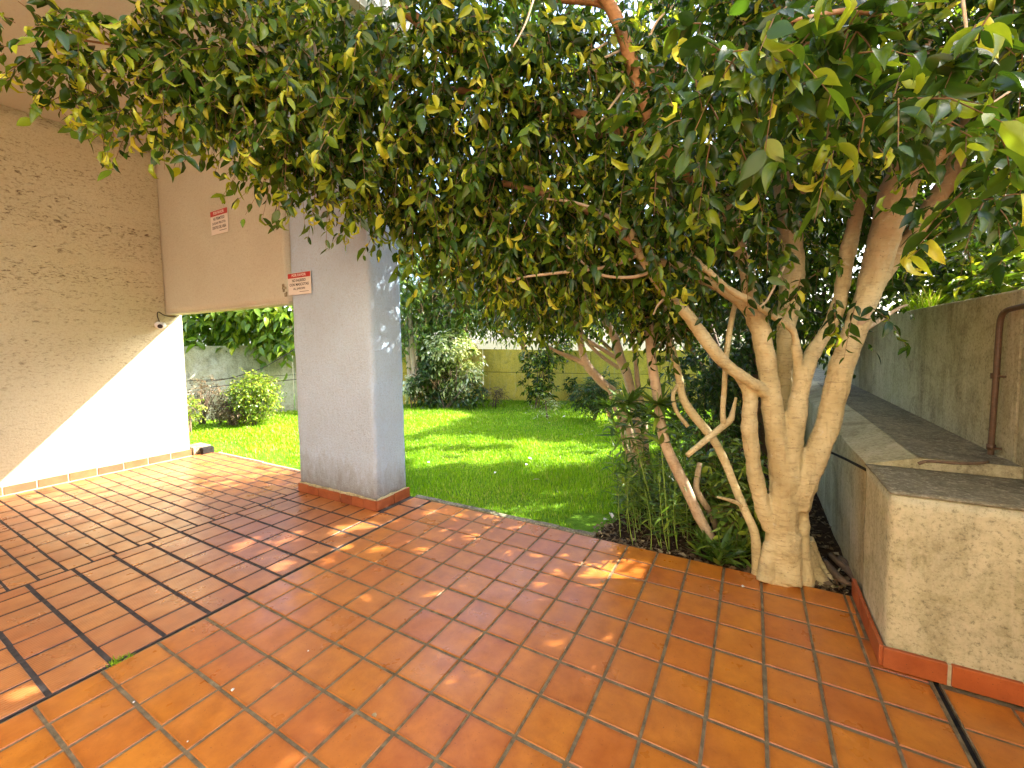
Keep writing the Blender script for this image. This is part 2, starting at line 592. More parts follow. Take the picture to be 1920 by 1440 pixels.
def sheet(name, pts, z, mat, kind="structure"):
    o = mesh_obj(name, [(x, y, z) for x, y in pts], [tuple(range(len(pts)))], mat)
    tag(o, kind=kind)
    return o


sheet("ground", [(-400, -400), (400, -400), (400, 400), (-400, 400)], -0.12, GROUNDM)
WALL_PTS = [(-11.3, -1.6), (-9.15, 4.2), (-6.15, 7.4), (-3.5, 8.15), (1.2, 9.1)]
WALL_TOP = [1.50, 1.47, 1.28, 1.21, 1.21]
BED = lambda y: -1.25 + 0.30 * min(max((y - 1.5) / 1.2, 0), 1) + 0.55 * min(max((y - 2.7) / 2.0, 0), 1)      # lawn / bed border (x)

gx = np.linspace(-12, 1.1, 66)
gy = np.linspace(YE + 0.0, 9.3, 42)
lv, lf = [], []
for j, y in enumerate(gy):
    for i, x in enumerate(gx):
        z = -0.035 + 0.018 * noise.noise(Vector((x * 0.7, y * 0.7, 3))) + 0.012 * noise.noise(Vector((x * 3, y * 3, 1)))
        lv.append((x, y, z))
for j in range(len(gy) - 1):
    for i in range(len(gx) - 1):
        a = j * len(gx) + i
        lf.append((a, a + 1, a + 1 + len(gx), a + len(gx)))
o = mesh_obj("lawn", lv, lf, LAWNM, smooth=True)
tag(o, kind="structure")


def lawn_z(x, y):
    return -0.035 + 0.018 * noise.noise(Vector((x * 0.7, y * 0.7, 3))) + 0.012 * noise.noise(Vector((x * 3, y * 3, 1)))


bv, bf = [], []
ys = np.linspace(YE + 0.004, 8.9, 60)
nx = 26
for y in ys:
    x0 = BED(y) + 0.10 * noise.noise(Vector((0, y * 2.2, 7)))
    for i in range(nx):
        x = x0 + (1.05 - x0) * i / (nx - 1)
        edge = min(1, i / 3)
        bv.append((x, y, lawn_z(x, y) - 0.004 + edge * (0.02 + 0.03 * noise.noise(Vector((x * 4, y * 4, 9))))))
for j in range(len(ys) - 1):
    for i in range(nx - 1):
        a = j * nx + i
        bf.append((a, a + 1, a + 1 + nx, a + nx))
tag(mesh_obj("soil_bed", bv, bf, SOILM, smooth=True), kind="structure")


def tile_mesh(name, w, d, mat, h=0.013, e=0.0035, cache={}):
    key = (name, round(w, 3), round(d, 3), mat.name)
    if key in cache:
        return cache[key]
    v, f = [], []
    for (zz, ins) in ((-h, 0), (-0.003, 0), (0.0, e)):
        x, y = w / 2 - ins, d / 2 - ins
        v += [(-x, -y, zz), (x, -y, zz), (x, y, zz), (-x, y, zz)]
    for k in (0, 4):
        for i in range(4):
            j = (i + 1) % 4
            f.append((k + i, k + j, k + 4 + j, k + 4 + i))
    f.append((8, 9, 10, 11))
    me = bpy.data.meshes.new(name)
    me.from_pydata(v, [], f)
    me.materials.append(mat)
    me.update()
    cache[key] = me
    return me


def lay(name, parent, x0, x1, y0, y1, mat, jx=0.008, jy=0.008):
    """one tile or brick between the joint centre lines x0..x1, y0..y1"""
    w, d = x1 - x0 - jx, y1 - y0 - jy
    if w < 0.012 or d < 0.012:
        return
    o = bpy.data.objects.new(name, tile_mesh(name, w, d, mat))
    o.location = ((x0 + x1) / 2 + random.uniform(-.0012, .0012), (y0 + y1) / 2 + random.uniform(-.0012, .0012), random.uniform(-.0012, .0010))
    o.rotation_euler = (random.gauss(0, .0022), random.gauss(0, .0022), random.gauss(0, .0025))
    link(o, parent)


def slab(name, x0, x1, y0, y1, mat=GROUT, top=-0.0034):
    mb = MB().box((x0, y0, -0.10), (x1, y1, top))
    o = mb.build(name, mat)
    return tag(o, kind="structure")


XJ1, XJ2, XJ3 = -2.713, -4.098, 0.648
YS = -1.95
floor_r = slab("patio_floor", XJ1 + .010, XJ3 - .010, YS, YE)
floor_m = slab("patio_floor", XJ2 + .004, XJ1 - .004, YS, YE, GROUT_DK, -0.0022)
floor_l = slab("patio_floor", -6.76, XJ2 - .004, YS, YE, GROUT_DK, -0.0022)
floor_e = slab("patio_floor", XJ3 + .012, 2.6, YS, 0.868)
tag(MB().box((-6.76, YS, -0.10), (2.6, YE - .01, -0.018)).build("joint_bed", JOINT), kind="structure")
# columns of the right bay are 21 cm apart; -13 .. 3
for i in range(-13, 4):
    for j in range(-9, 7):
        a, b = max(i * S_T, XJ1 + .012), min((i + 1) * S_T, XJ3 - .012)
        if i == 2:
            b = 3 * S_T
        if i == 3:
            continue
        y0, y1 = j * S_T, min((j + 1) * S_T, YE)
        if a < 0.47 < b and y0 > 0.85:
            b = 0.452
        if a > 0.47 and y0 > 0.80:
            continue
        lay("tile", floor_r, a, b, y0, y1, TERRA, random.uniform(.011, .015), random.uniform(.011, .015))
for i in range(7):
    for j in range(-9, 7):
        x1 = XJ1 - .006 - i * 0.2075
        x0 = max(x1 - 0.2075, XJ2 + .006)
        if i == 6:
            x0 = XJ2 + .006
        y0, y1 = 0.021 + j * 0.2045, min(0.021 + (j + 1) * 0.2045, YE)
        if x0 < -2.98 and y1 > 1.10 and x1 > -4.1:
            y1 = min(y1, 1.045)
        if y1 - y0 > 0.03:
            lay("tile", floor_m, x0, x1, y0, y1, TERRA_RIB, random.uniform(.013, .016), random.uniform(.016, .021))
for j in range(-10, 18):
    y0 = -0.742 + j * 0.1268
    y1 = min(y0 + 0.1268, YE)
    off = 0.125 if j % 2 else 0.0
    if y1 - y0 < .03:
        continue
    for i in range(-1, 12):
        x1 = XJ2 - .005 - i * 0.25 + off - 0.085
        x0 = x1 - 0.25
        x0, x1 = max(x0, -6.752), min(x1, XJ2 - .005)
        if x1 - x0 > 0.03:
            lay("brick", floor_l, x0, x1, y0, y1, BRICKM, random.uniform(.012, .014), random.uniform(.012, .014))
for i in range(8):
    for j in range(-9, 4):
        a, b = XJ3 + .014 + i * .205, XJ3 + .014 + (i + 1) * .205
        y0, y1 = 0.625 + (j - 3) * .21, min(0.625 + (j - 2) * .21, 0.86)
        if y1 - y0 > .03:
            lay("tile", floor_e, a, b, y0, y1, TERRA, .009, .009)
# the rest of the patio behind the camera, too far off to see its pieces
t = NT("patio_paving_far")
br = t.n("ShaderNodeTexBrick", offset=0.0)
t.set(br.inputs["Vector"], t.pos())
br.inputs["Color1"].default_value = (0.42, 0.12, 0.035, 1)
br.inputs["Color2"].default_value = (0.36, 0.095, 0.03, 1)
br.inputs["Mortar"].default_value = (0.09, 0.075, 0.05, 1)
br.inputs["Scale"].default_value = 1.0
br.inputs["Mortar Size"].default_value = 0.005
br.inputs["Brick Width"].default_value = 0.21
br.inputs["Row Height"].default_value = 0.21
FARP = t.done(t.principled(br.outputs[0], 0.4, 0.5))
tag(MB().box((-6.76, -7.5, -0.1), (6, YS, 0.0)).build("patio_paving", FARP), kind="structure")
# kerb along the lawn
kb = MB()
for k in range(12):
    x0 = -2.93 + k * 0.152
    kb.box((x0, YE + .003, -0.08), (x0 + 0.152, YE + 0.062, 0.004 + random.uniform(-.004, .004)), 0.006)
tag(kb.build("kerb", KERB), kind="structure")
kb = MB()
for k in range(7):
    x0 = -6.6 + k * 0.36
    kb.box((x0, YE + .002, -0.08), (x0 + 0.358, YE + 0.028, 0.002 + random.uniform(-.004, .003)), 0.005)
tag(kb.build("kerb", GROUT_PALE), kind="structure")

# ------------------------------------------------------------------ porch: wall, beam, column, ceiling
XW = -6.763
porch_wall = thing("porch_wall", "tan rough stucco porch wall with sunlit lower corner and brick skirting", "wall", (XW, -2, 0))
rough_box("wall_face", (XW - .26, -7.5, -0.1), (XW, 1.20, 4.0), 0.16, 0.004, WALLM, porch_wall, 3.0)
yy = 1.205
k = 0
while yy > -2.2:
    ln = 0.235
    mb = MB().box((XW + .001, yy - ln + .012, 0.003), (XW + .016, yy, 0.088 + random.uniform(-.004, .004)), 0.0025)
    mb.build("skirting_tile", SKIRT, porch_wall)
    yy -= ln
MB().box((XW + .0005, -2.2, -0.004), (XW + .010, 1.2, 0.082)).build("skirting_mortar", GROUT_PALE, porch_wall)
MB().box((XW + .014, -2.2, -0.004), (XW + .05, 1.2, 0.0015)).build("mortar_fillet", GROUT_PALE, porch_wall)

beam = thing("porch_beam", "deep tan stucco beam spanning from porch wall to pale column", "beam", (-5.4, 1.05, 1.92))
rough_box("beam_face", (XW + .002, 1.012, 1.925), (-4.106, 1.19, 3.97), 0.06, 0.003, BEAMM, beam, 7.0, 3.1)
MB().box((XW + .004, 1.02, 1.905), (-4.11, 1.185, 1.928), 0.004).build("soffit_trim", BEAMM, beam)
mb = MB()
for (px, py, r) in ((532, 545, .018), (535, 540, .014), (531, 536, .02), (537, 549, .012), (536, 553, .022), (530, 541, .01)):
    p = ony(px, py, 1.006)
    mb.box((p[0] - r, 1.004, p[2] - r * .8), (p[0] + r * .7, 1.012, p[2] + r), 0.003)
mb.build("mould_patch", CONC_TOP, beam)

column = thing("column", "pale blue-white rough plaster column standing at the lawn edge", "column", (-3.55, 1.25, 0))
rough_box("shaft", (-4.098, 1.045, 0.085), (-2.985, 1.42, 3.97), 0.035, 0.006, COLM, column, 6.0, 1.7)
rough_box("mortar_collar", (-4.106, 1.036, 0.0), (-2.975, 1.428, 0.118), 0.02, 0.013, CONC, column, 14.0, 4.0)
n = 7
wsk = (4.105 - 2.972) / n
for k in range(n):
    x0 = -4.105 + k * wsk
    MB().box((x0 + .003, 1.026, 0.002), (x0 + wsk - .003, 1.044, 0.086 + random.uniform(-.006, .004)), 0.0025).build("skirting_tile", SKIRT, column)
for k in range(2):
    y0 = 1.030 + k * 0.205
    MB().box((-2.985, y0 + .003, 0.002), (-2.966, y0 + .2, 0.092 + random.uniform(-.005, .004)), 0.0025).build("skirting_tile", SKIRT, column)

ceil = MB().box((XW - .26, -7.5, 3.972), (-2.6, 1.42, 4.3)).build("porch_ceiling", CEILM)
BOUNCE_WALL = m_stucco("cream_bounce_wall", (0.66, 0.57, 0.42), (0.55, 0.46, 0.33), bump=.4)
tag(MB().box((-2.6, -4.9, -.1), (7.0, -4.6, 7.0)).box((XW - .26, -7.76, -.1), (-2.602, -7.502, 6.5)).build("unseen_bounce_wall", BOUNCE_WALL), kind="structure")  # unseen wall added behind the camera to bounce warm sunlight
tag(ceil, kind="structure")


def sign(name, label, x0, z1, w, h, y, lines, group):
    s = thing(name, label, "sign", (x0 + w / 2, y, z1 - h / 2), group)
    MB().box((x0, y - .006, z1 - h), (x0 + w, y, z1), 0.0015).build("board", SIGNW, s)
    MB().box((x0 + .004, y - .0085, z1 - h * .235), (x0 + w - .004, y - .005, z1 - .004)).build("red_band", SIGNR, s)

    def text(body, cx, cz, hh, ww, mat, yo, nm):
        c = bpy.data.curves.new(nm, 'FONT')
        c.body = body
        c.align_x = 'CENTER'
        c.align_y = 'CENTER'
        c.size = 1.0
        c.offset = 0.028
        c.materials.append(mat)
        tmp = bpy.data.objects.new(nm, c)
        COL.objects.link(tmp)
        bpy.context.view_layer.update()
        me = bpy.data.meshes.new_from_object(tmp.evaluated_get(bpy.context.evaluated_depsgraph_get()))
        bpy.data.objects.remove(tmp)
        me.name = nm
        if not me.materials:
            me.materials.append(mat)
        o = bpy.data.objects.new(nm, me)
        link(o, s)
        bpy.context.view_layer.update()
        dx, dy = max(o.dimensions.x, .01), max(o.dimensions.y, .01)
        o.scale = (ww / dx, hh / dy, 1)
        o.rotation_euler = (math.pi / 2, 0, 0)
        o.location = (cx - s.location.x, yo - s.location.y, cz - s.location.z)

    text("POR FAVOR", x0 + w / 2, z1 - h * .125, h * .12, w * .62, SIGNT, y - .0092, "red_band_lettering")
    for i, (ln, fr) in enumerate(lines):
        text(ln, x0 + w * .49, z1 - h * (.36 + i * .185), h * .125, w * fr, SIGNK, y - .0068, "lettering")
    MB().box((x0 + w * .5, y - .0072, z1 - h * .885), (x0 + w * .9, y - .0055, z1 - h * .865)).build("fine_print", SIGNK, s)
    return s


sign("warning_sign", "white notice with red heading high on the tan beam", -5.455, 3.005, 0.36, 0.262, 1.004,
     [("NO PERMITIDO", .66), ("JUGAR PELOTA", .78), ("DENTRO DEL AREA", .8)], "red and white notices")
sign("warning_sign", "white notice with red heading beside the beam joint on the pale column", -4.107, 2.195, 0.357, 0.212, 1.030,
     [("NO INGRESO", .6), ("CON MASCOTAS", .84), ("AL JARDIN", .52)], "red and white notices")

# security camera
p = onx(300, 611, XW + .05)
scam = thing("security_camera", "small white security camera on the porch wall under the beam end", "camera", (XW, p[1], p[2]))
mb = MB()
mb.tube([(XW + .001, p[1], p[2] + .01), (XW + .012, p[1], p[2] + .01)], .042, 14)
mb.tube([(XW + .01, p[1], p[2] + .01), (XW + .05, p[1], p[2] + .01)], .014, 8)
mb.build("mount", WHITE, scam, True)
d = Vector((0.78, -0.58, -0.2)).normalized()
c0 = Vector((XW + .055, p[1] + .03, p[2] + .012))
MB().tube([c0, c0 + d * .10], .036, 16).build("housing", WHITE, scam, False)
MB().tube([c0 + d * .1005, c0 + d * .108], .027, 16).build("lens", BLACK, scam, False)
cb = []
for (px, py, dx) in ((299, 603, .02), (295, 592, .012), (297, 585, .010), (306, 590, .012), (316, 593, .014), (331, 594, .02)):
    q = onx(px, py, XW + dx)
    cb.append((q[0], q[1], q[2], .006))
R_ = catmull(cb, 5)
o = MB().tube(R_[:, :3], .006, 6).build("camera_cable", CABLEM, None, True)
tag(o, "thin dark cable running from the beam end down to the security camera", "cable")

# grey stub block at the end of the porch wall
stub = thing("concrete_stub", "small grey concrete block at the lawn end of the porch wall", "block", (-6.85, 1.6, 0))
MB().box((-7.02, 1.225, -0.06), (-6.74, 1.44, 0.10), .008).build("block_body", CONC_TOP, stub)
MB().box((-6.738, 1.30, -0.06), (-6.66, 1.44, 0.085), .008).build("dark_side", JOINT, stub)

# ------------------------------------------------------------------ right side: block seat, ledge, wall, pipe
ZB = 0.808
SKIRT_O = m_tile("orange_skirting_terracotta", (0.60, 0.155, 0.035), (0.64, 0.18, 0.04), (0.54, 0.135, 0.035), 0.5)
blk = thing("concrete_bench", "weathered square concrete bench block on the tiled patio at right", "bench", (0.8, 1.1, 0))
rough_box("bench_body", (0.480, 0.875, 0.0), (1.072, 1.365, ZB - .012), 0.05, 0.0035, CONC_LIGHT, blk, 6.0, 2.0)
rough_box("bench_top", (0.476, 0.871, ZB - .012), (1.073, 1.369, ZB), 0.05, 0.003, CONC_TOP, blk, 6.0, 2.5)
x0 = 0.470
for k in range(4):
    MB().box((x0, 0.853, 0.004), (x0 + .212, 0.872, 0.098), 0.003).build("skirting_tile", SKIRT_O, blk)
    x0 += 0.226
MB().box((0.474, 0.862, 0.0), (1.10, 0.874, 0.092)).build("skirting_mortar", GROUT_PALE, blk)
y0 = 0.866
for k in range(3):
    MB().box((0.456, y0, 0.004), (0.474, y0 + .196, 0.10), 0.003).build("skirting_tile", SKIRT_O, blk)
    y0 += 0.20

rw = thing("boundary_wall", "tall stained grey-brown concrete garden wall behind the bench at right", "wall", (1.1, 4, 0))
XR = 1.076
top = [(-3.0, 1.74), (1.45, 1.722), (4.3, 1.69), (9.2, 1.66)]
mb = MB()
for (ya, za), (yb, zb) in zip(top[:-1], top[1:]):
    v = [(XR, ya, -.1), (XR, yb, -.1), (XR, yb, zb), (XR, ya, za), (XR + .17, ya, -.1), (XR + .17, yb, -.1), (XR + .17, yb, zb), (XR + .17, ya, za)]
    mb.add(v, [(0, 3, 2, 1), (4, 5, 6, 7), (3, 7, 6, 2), (0, 1, 5, 4), (1, 2, 6, 5), (0, 4, 7, 3)])
wo_ = mb.build("wall_face", CONC, rw)
bv_ = wo_.modifiers.new("bevel", 'BEVEL')
bv_.width = .012
bv_.segments = 2
bv_.limit_method = 'ANGLE'

ledge = thing("retaining_ledge", "low concrete ledge with sloping face running back from the bench", "ledge", (0.8, 4, 0))
prof = [(0.498, -0.12), (0.486, 0.80), (0.700, 0.862), (1.074, 0.862), (1.074, -0.12)]
NY = 40
v, f = [], []
yl = np.linspace(1.372, 9.0, NY)
for y in yl:
    for (x, z) in prof:
        w = 0.006 * noise.noise(Vector((x * 5, y * 2, z * 5)))
        v.append((x + w, y, z + w))
for j in range(NY - 1):
    for i in range(4):
        a, b = j * 5 + i, j * 5 + i + 1
        f.append((a, a + 5, b + 5, b))
f.append((4, 3, 2, 1, 0))
f.append(tuple((NY - 1) * 5 + i for i in range(5)))
lo = mesh_obj("ledge_face", v, f, CONC, ledge)
mb = MB()
mb.add([(0.703, 1.376, .8645), (1.073, 1.376, .8645), (1.073, 8.9, .8645), (0.703, 8.9, .8645)], [(0, 1, 2, 3)])
mb.build("ledge_top", CONC_TOP, ledge)
cr = []
for (px, py) in ((1624, 881), (1600, 868), (1578, 857), (1553, 846)):
    q = onx(px, py, 0.485)
    cr.append((q[0], q[1], q[2], .01))
R_ = catmull(cr, 4)
MB().tube(R_[:, :3], .009, 5).build("crack_seam", JOINT, ledge)

pipe = thing("drain_pipe", "brown painted pipe bent over the top of the grey garden wall", "pipe", (1.05, 1.68, 0.86))
pts = []
for (px, py) in ((1960, 566), (1905, 577), (1885, 584), (1876, 600), (1872, 640), (1868, 700), (1863, 770), (1858, 840), (1857, 868)):
    q = onx(px, py, 1.045)
    pts.append((q[0], q[1], q[2], .016))
R_ = catmull(pts, 5)
MB().tube(R_[:, :3], .013, 12).build("pipe_run", PIPEM, pipe, True)
for (px, py) in ((1866, 705), (1858, 838)):
    q = onx(px, py, 1.045)
    MB().tube([(q[0], q[1], q[2] - .014), (q[0], q[1], q[2] + .014)], .018, 12).build("pipe_clamp", PIPEM, pipe, True)
    MB().tube([(q[0], q[1] - .03, q[2]), (q[0] + .028, q[1] - .03, q[2])], .006, 6).build("clamp_bolt", PIPEM, pipe)
pts = []
for (px, py) in ((1857, 866), (1840, 869), (1800, 869), (1760, 866), (1740, 866), (1727, 870)):
    q = onz(px, py, 0.885 if px > 1735 else .87)
    pts.append((q[0] - .01, min(q[1], 1.9), q[2], .011))
R_ = catmull(pts, 4)
o = MB().tube(R_[:, :3], .008, 8).build("thin_pipe", BARK_DARK, None, True)
tag(o, "thin brown pipe lying along the back of the bench top", "pipe")

# ------------------------------------------------------------------ back garden wall
bw = thing("garden_wall", "yellow mossy garden wall of stacked panels behind the lawn", "wall", (-6, 7, 0))
for s in range(4):
    (xa, ya), (xb, yb) = WALL_PTS[s], WALL_PTS[s + 1]
    za, zb = WALL_TOP[s], WALL_TOP[s + 1]
    L = math.hypot(xb - xa, yb - ya)
    n = max(1, int(round(L / 1.9)))
    tx, ty = (xb - xa) / L, (yb - ya) / L
    nxn, nyn = -ty, tx
    for k in range(n):
        s0, s1 = k / n, (k + 1) / n
        g = 0.006 / L
        for lev in range(2):
            def zz(u, q):
                ztop = za + (zb - za) * u
                return [-.12, ztop * .535, ztop][q]
            a_, b_ = s0 + g, s1 - g
            v = []
            for dd in (0, .12):
                for (u, q) in ((a_, lev), (b_, lev), (b_, lev + 1), (a_, lev + 1)):
                    zq = zz(u, q) + (.012 if (q == 1 and lev == 1) else 0)
                    v.append((xa + (xb - xa) * u + nxn * dd, ya + (yb - ya) * u + nyn * dd, zq))
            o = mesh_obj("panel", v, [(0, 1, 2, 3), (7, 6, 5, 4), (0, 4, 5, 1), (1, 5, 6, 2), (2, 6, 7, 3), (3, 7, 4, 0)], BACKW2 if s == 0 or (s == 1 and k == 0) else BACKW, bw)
    v = []
    for dd in (.03, .10):
        for (u, z) in ((0, -.1), (1, -.1), (1, zb - .03), (0, za - .03)):
            v.append((xa + (xb - xa) * u + nxn * dd, ya + (yb - ya) * u + nyn * dd, z))
    mesh_obj("wall_core", v, [(0, 1, 2, 3), (7, 6, 5, 4), (0, 4, 5, 1), (1, 5, 6, 2), (2, 6, 7, 3), (3, 7, 4, 0)], JOINT, bw)


def garden_cable(label, pxs, off):
    pts = []
    for (px, py, d) in pxs:
        q = at(px, py, d)
        pts.append((*q, .008))
    R_ = catmull(pts, 5)
    o = MB().tube(R_[:, :3], .009, 6).build("garden_cable", CABLEM, None, True)
    tag(o, label, "cable")


garden_cable("dark cable sagging upward to the right across the mouldy garden wall", [(345, 713, 8.4), (400, 714, 8.3), (450, 704, 8.2), (500, 686, 8.1), (560, 650, 8.0)], 0)
garden_cable("dark cable hung almost level along the mouldy garden wall", [(395, 726, 8.3), (440, 721, 8.25), (500, 716, 8.2), (560, 711, 8.1)], 0)

# ------------------------------------------------------------------ foliage machinery
def leaf_template(hw=0.26, fold=0.35, curl=0.5, st=((0.0, 0.0), (.15, .72), (.42, 1.0), (.72, .62), (1.0, 0.0)), tip=0.0):
    """unit-length leaf along +x, normal +z; returns verts, tris"""
    v, rows = [], []
    ang = 0.0
    x = z = 0.0
    pu = 0.0
    for (u, w) in st:
        du = u - pu
        ang = curl * (u + pu) / 2
        x += math.cos(ang) * du
        z -= math.sin(ang) * du
        pu = u
        n = (math.sin(curl * u), math.cos(curl * u))
        if w == 0:
            rows.append([len(v)])
            v.append((x, 0, z))
        else:
            k = len(v)
            b = hw * w
            v += [(x + n[0] * fold * b, b, z + n[1] * fold * b), (x, 0, z), (x + n[0] * fold * b, -b, z + n[1] * fold * b)]
            rows.append([k, k + 1, k + 2])
    tri = []
    for a, b in zip(rows[:-1], rows[1:]):
        if len(a) == 1:
            tri += [(a[0], b[1], b[0]), (a[0], b[2], b[1])]
        elif len(b) == 1:
            tri += [(a[0], a[1], b[0]), (a[1], a[2], b[0])]
        else:
            tri += [(a[0], a[1], b[1]), (a[0], b[1], b[0]), (a[1], a[2], b[2]), (a[1], b[2], b[1])]
    return np.array(v), np.array(tri)


FIG_P = ((.21, .30, .35), (.20, .45, .7), (.23, .2, .2), (.18, .7, 1.1), (.15, 1.0, 2.3), (.13, 1.1, 2.9))
FIG_T = [leaf_template(*p) for p in FIG_P[:4]]
FIG_CURL = [leaf_template(*p) for p in FIG_P[4:]]
FINE = ((0, 0), (.05, .34), (.13, .68), (.25, .93), (.38, 1.0), (.52, .90), (.66, .66), (.78, .38), (.88, .15), (.94, .07), (1.0, 0))
FIG_HI = [leaf_template(*p, st=FINE) for p in FIG_P]
MINI = [leaf_template(.30, .35, .4, ((0, 0), (.42, 1.0), (1.0, 0))), leaf_template(.26, .5, .9, ((0, 0), (.42, 1.0), (1.0, 0)))]
LANCE = [leaf_template(.085, .35, .5), leaf_template(.08, .5, 1.1), leaf_template(.09, .3, -.2)]
BROAD = [leaf_template(.21, .3, .5), leaf_template(.22, .35, .9)]


def frames(axis, nrm):
    a = axis / np.linalg.norm(axis, axis=1, keepdims=True)
    n = nrm - a * (a * nrm).sum(1, keepdims=True)
    ln = np.linalg.norm(n, axis=1, keepdims=True)
    n = np.where(ln > 1e-5, n / np.maximum(ln, 1e-5), np.array([[0, 0, 1.0]]))
    b = np.cross(n, a)
    return a, b, n


def fill_mesh(name, V, T, tint=None, mat=None):
    me = bpy.data.meshes.new(name)
    V = np.ascontiguousarray(V, np.float32)
    T = np.ascontiguousarray(T, np.int32)
    me.vertices.add(len(V))
    me.vertices.foreach_set("co", V.ravel())
    me.loops.add(T.size)
    me.loops.foreach_set("vertex_index", T.ravel())
    me.polygons.add(len(T))
    me.polygons.foreach_set("loop_start", np.arange(0, T.size, 3, dtype=np.int32))
    me.polygons.foreach_set("loop_total", np.full(len(T), 3, np.int32))
    me.polygons.foreach_set("use_smooth", np.ones(len(T), bool))
    if tint is not None:
        at_ = me.attributes.new("tint", 'FLOAT', 'POINT')
        at_.data.foreach_set("value", np.ascontiguousarray(tint, np.float32))
    if mat:
        me.materials.append(mat)
    me.update()
    me.validate()
    return me


def leaf_cloud(name, pos, axis, nrm, size, tint, tmpl, which, mat, parent):
    a, b, n = frames(axis, nrm)
    Vs, Ts, Cs = [], [], []
    off = 0
    org = np.array(parent.matrix_basis.translation) if parent else np.zeros(3)
    for k, (tv, tt) in enumerate(tmpl):
        m = which == k
        N = int(m.sum())
        if N == 0:
            continue
        s = size[m][:, None, None]
        V = pos[m][:, None, :] - org + s * (tv[None, :, 0:1] * a[m][:, None, :] + tv[None, :, 1:2] * b[m][:, None, :] + tv[None, :, 2:3] * n[m][:, None, :])
        K = len(tv)
        T = tt[None] + (np.arange(N) * K)[:, None, None] + off
        Vs.append(V.reshape(-1, 3))
        Ts.append(T.reshape(-1, 3))
        Cs.append(np.repeat(tint[m], K))
        off += N * K
    if not Vs:
        return None
    me = fill_mesh(name, np.vstack(Vs), np.vstack(Ts), np.concatenate(Cs), mat)
    o = bpy.data.objects.new(name, me)
    link(o, parent)
    tag(o, kind="stuff")
    return o


# sun flecks: places that the crown leaves open towards the sun
DISC = [(-2.84, .10, .06), (-2.95, .65, .085), (-2.86, .78, .05), (-2.70, .45, .05), (-2.16, .70, .045), (-1.70, .30, .06), (-2.38, 0.0, .03), (-1.58, .94, .035),
        (-3.40, .10, .07), (-3.42, .22, .05), (-2.45, .55, .04), (-2.62, .28, .05), (-2.30, .42, .035), (-1.92, 1.05, .035), (-2.55, 1.25, .04), (-2.05, .12, .035),
        (-0.62, .22, .04), (-2.85, -1.05, .05), (-3.0, -.95, .04), (-4.5, .97, .06), (-5.1, 1.0, .07), (-4.9, .8, .05), (-2.2, 1.2, .03), (-3.15, .35, .04), (-1.75, .55, .03)]
BAND = [(-0.78, 1.345, 41, .24, .030), (-0.70, 1.10, 41, .20, .022), (-0.86, 1.21, 41, .12, .018), (-0.93, 1.02, 41, .10, .02),
        (-2.95, 2.95, 32, 1.05, .19), (-3.4, 3.7, 22, .9, .16), (-1.9, 3.55, 56, .75, .15), (-4.35, 3.15, 40, .5, .18), (-2.2, 2.9, 50, .35, .09), (-2.6, 3.9, 45, .5, .10), (-3.9, 2.75, 35, .5, .10), (-3.0, 3.35, 38, .6, .09), (-2.3, 3.7, 50, .5, .08), (-4.2, 3.7, 30, .5, .12), (-1.6, 4.0, 60, .4, .08),
        (-1.8, 3.25, 62, .25, .05), (-5.05, 1.02, 72, .42, .03)]


OPEN = [(tuple(at(850, 680, 9.5)), .5), (tuple(at(880, 655, 9.5)), .3), (tuple(at(480, 735, 7.9)), .35), ((2.3, 2.6, 1.85), .75), ((2.3, 3.7, 2.0), .65), ((2.9, 2.4, 1.8), .5)]


def sun_keep(P, margin=0.03):
    """False where a leaf would stand in one of the open sun paths"""
    s = SUN
    keep = np.ones(len(P), bool)
    tt = (P[:, 0] - XW) / s[0]
    y1 = P[:, 1] - s[1] * tt
    z1 = P[:, 2] - s[2] * tt
    keep &= ~((tt > 0) & (y1 > -1.5) & (y1 < 1.5) & (z1 > -.12) & (z1 < 2.1))
    tg = P[:, 2] / s[2]
    gx_ = P[:, 0] - s[0] * tg
    gy_ = P[:, 1] - s[1] * tg
    jit = 0.05 * np.sin(gy_ * 9) + 0.03 * np.sin(gy_ * 23)
    keep &= ~((gx_ < -4.97 + jit) & (gx_ > -9.0) & (gy_ > 1.35) & (gy_ < np.where(gx_ > -7.0, 5.55, 3.9) + 0.15 * np.sin(gx_ * 3)))
    for (c, r) in OPEN:
        d = P - np.array(c)
        al = d @ s
        keep &= ~((al > r * 1.3) & (np.linalg.norm(d - al[:, None] * s, axis=1) < r))
    for (x, y, r) in DISC:
        keep &= ~((gx_ - x) ** 2 + (gy_ - y) ** 2 < (r + margin) ** 2)
    for (x, y, az, hl, hw) in BAND:
        c, q = math.cos(math.radians(az)), math.sin(math.radians(az))
        u = (gx_ - x) * c + (gy_ - y) * q
        w = -(gx_ - x) * q + (gy_ - y) * c
        keep &= ~((np.abs(u) < hl) & (np.abs(w) < hw * (1 + .5 * np.sin(u * 9 + y)) + margin))
    return keep


def ellipsoid_points(clumps, n, shell=0.55):
    """clumps: (x,y,z,rx,ry,rz); points biased to the outer part"""
    C = np.array(clumps, float)
    vol = C[:, 3] * C[:, 4] * C[:, 5]
    w = vol ** 0.8
    w = w / w.sum()
    k = RNG.choice(len(C), n, p=w)
    d = RNG.normal(size=(n, 3))
    d /= np.linalg.norm(d, axis=1, keepdims=True)
    r = RNG.random(n) ** (1 / (3 + 2 * shell))
    # lumpy outline
    return C[k, :3] + d * r[:, None] * C[k, 3:6], d, k


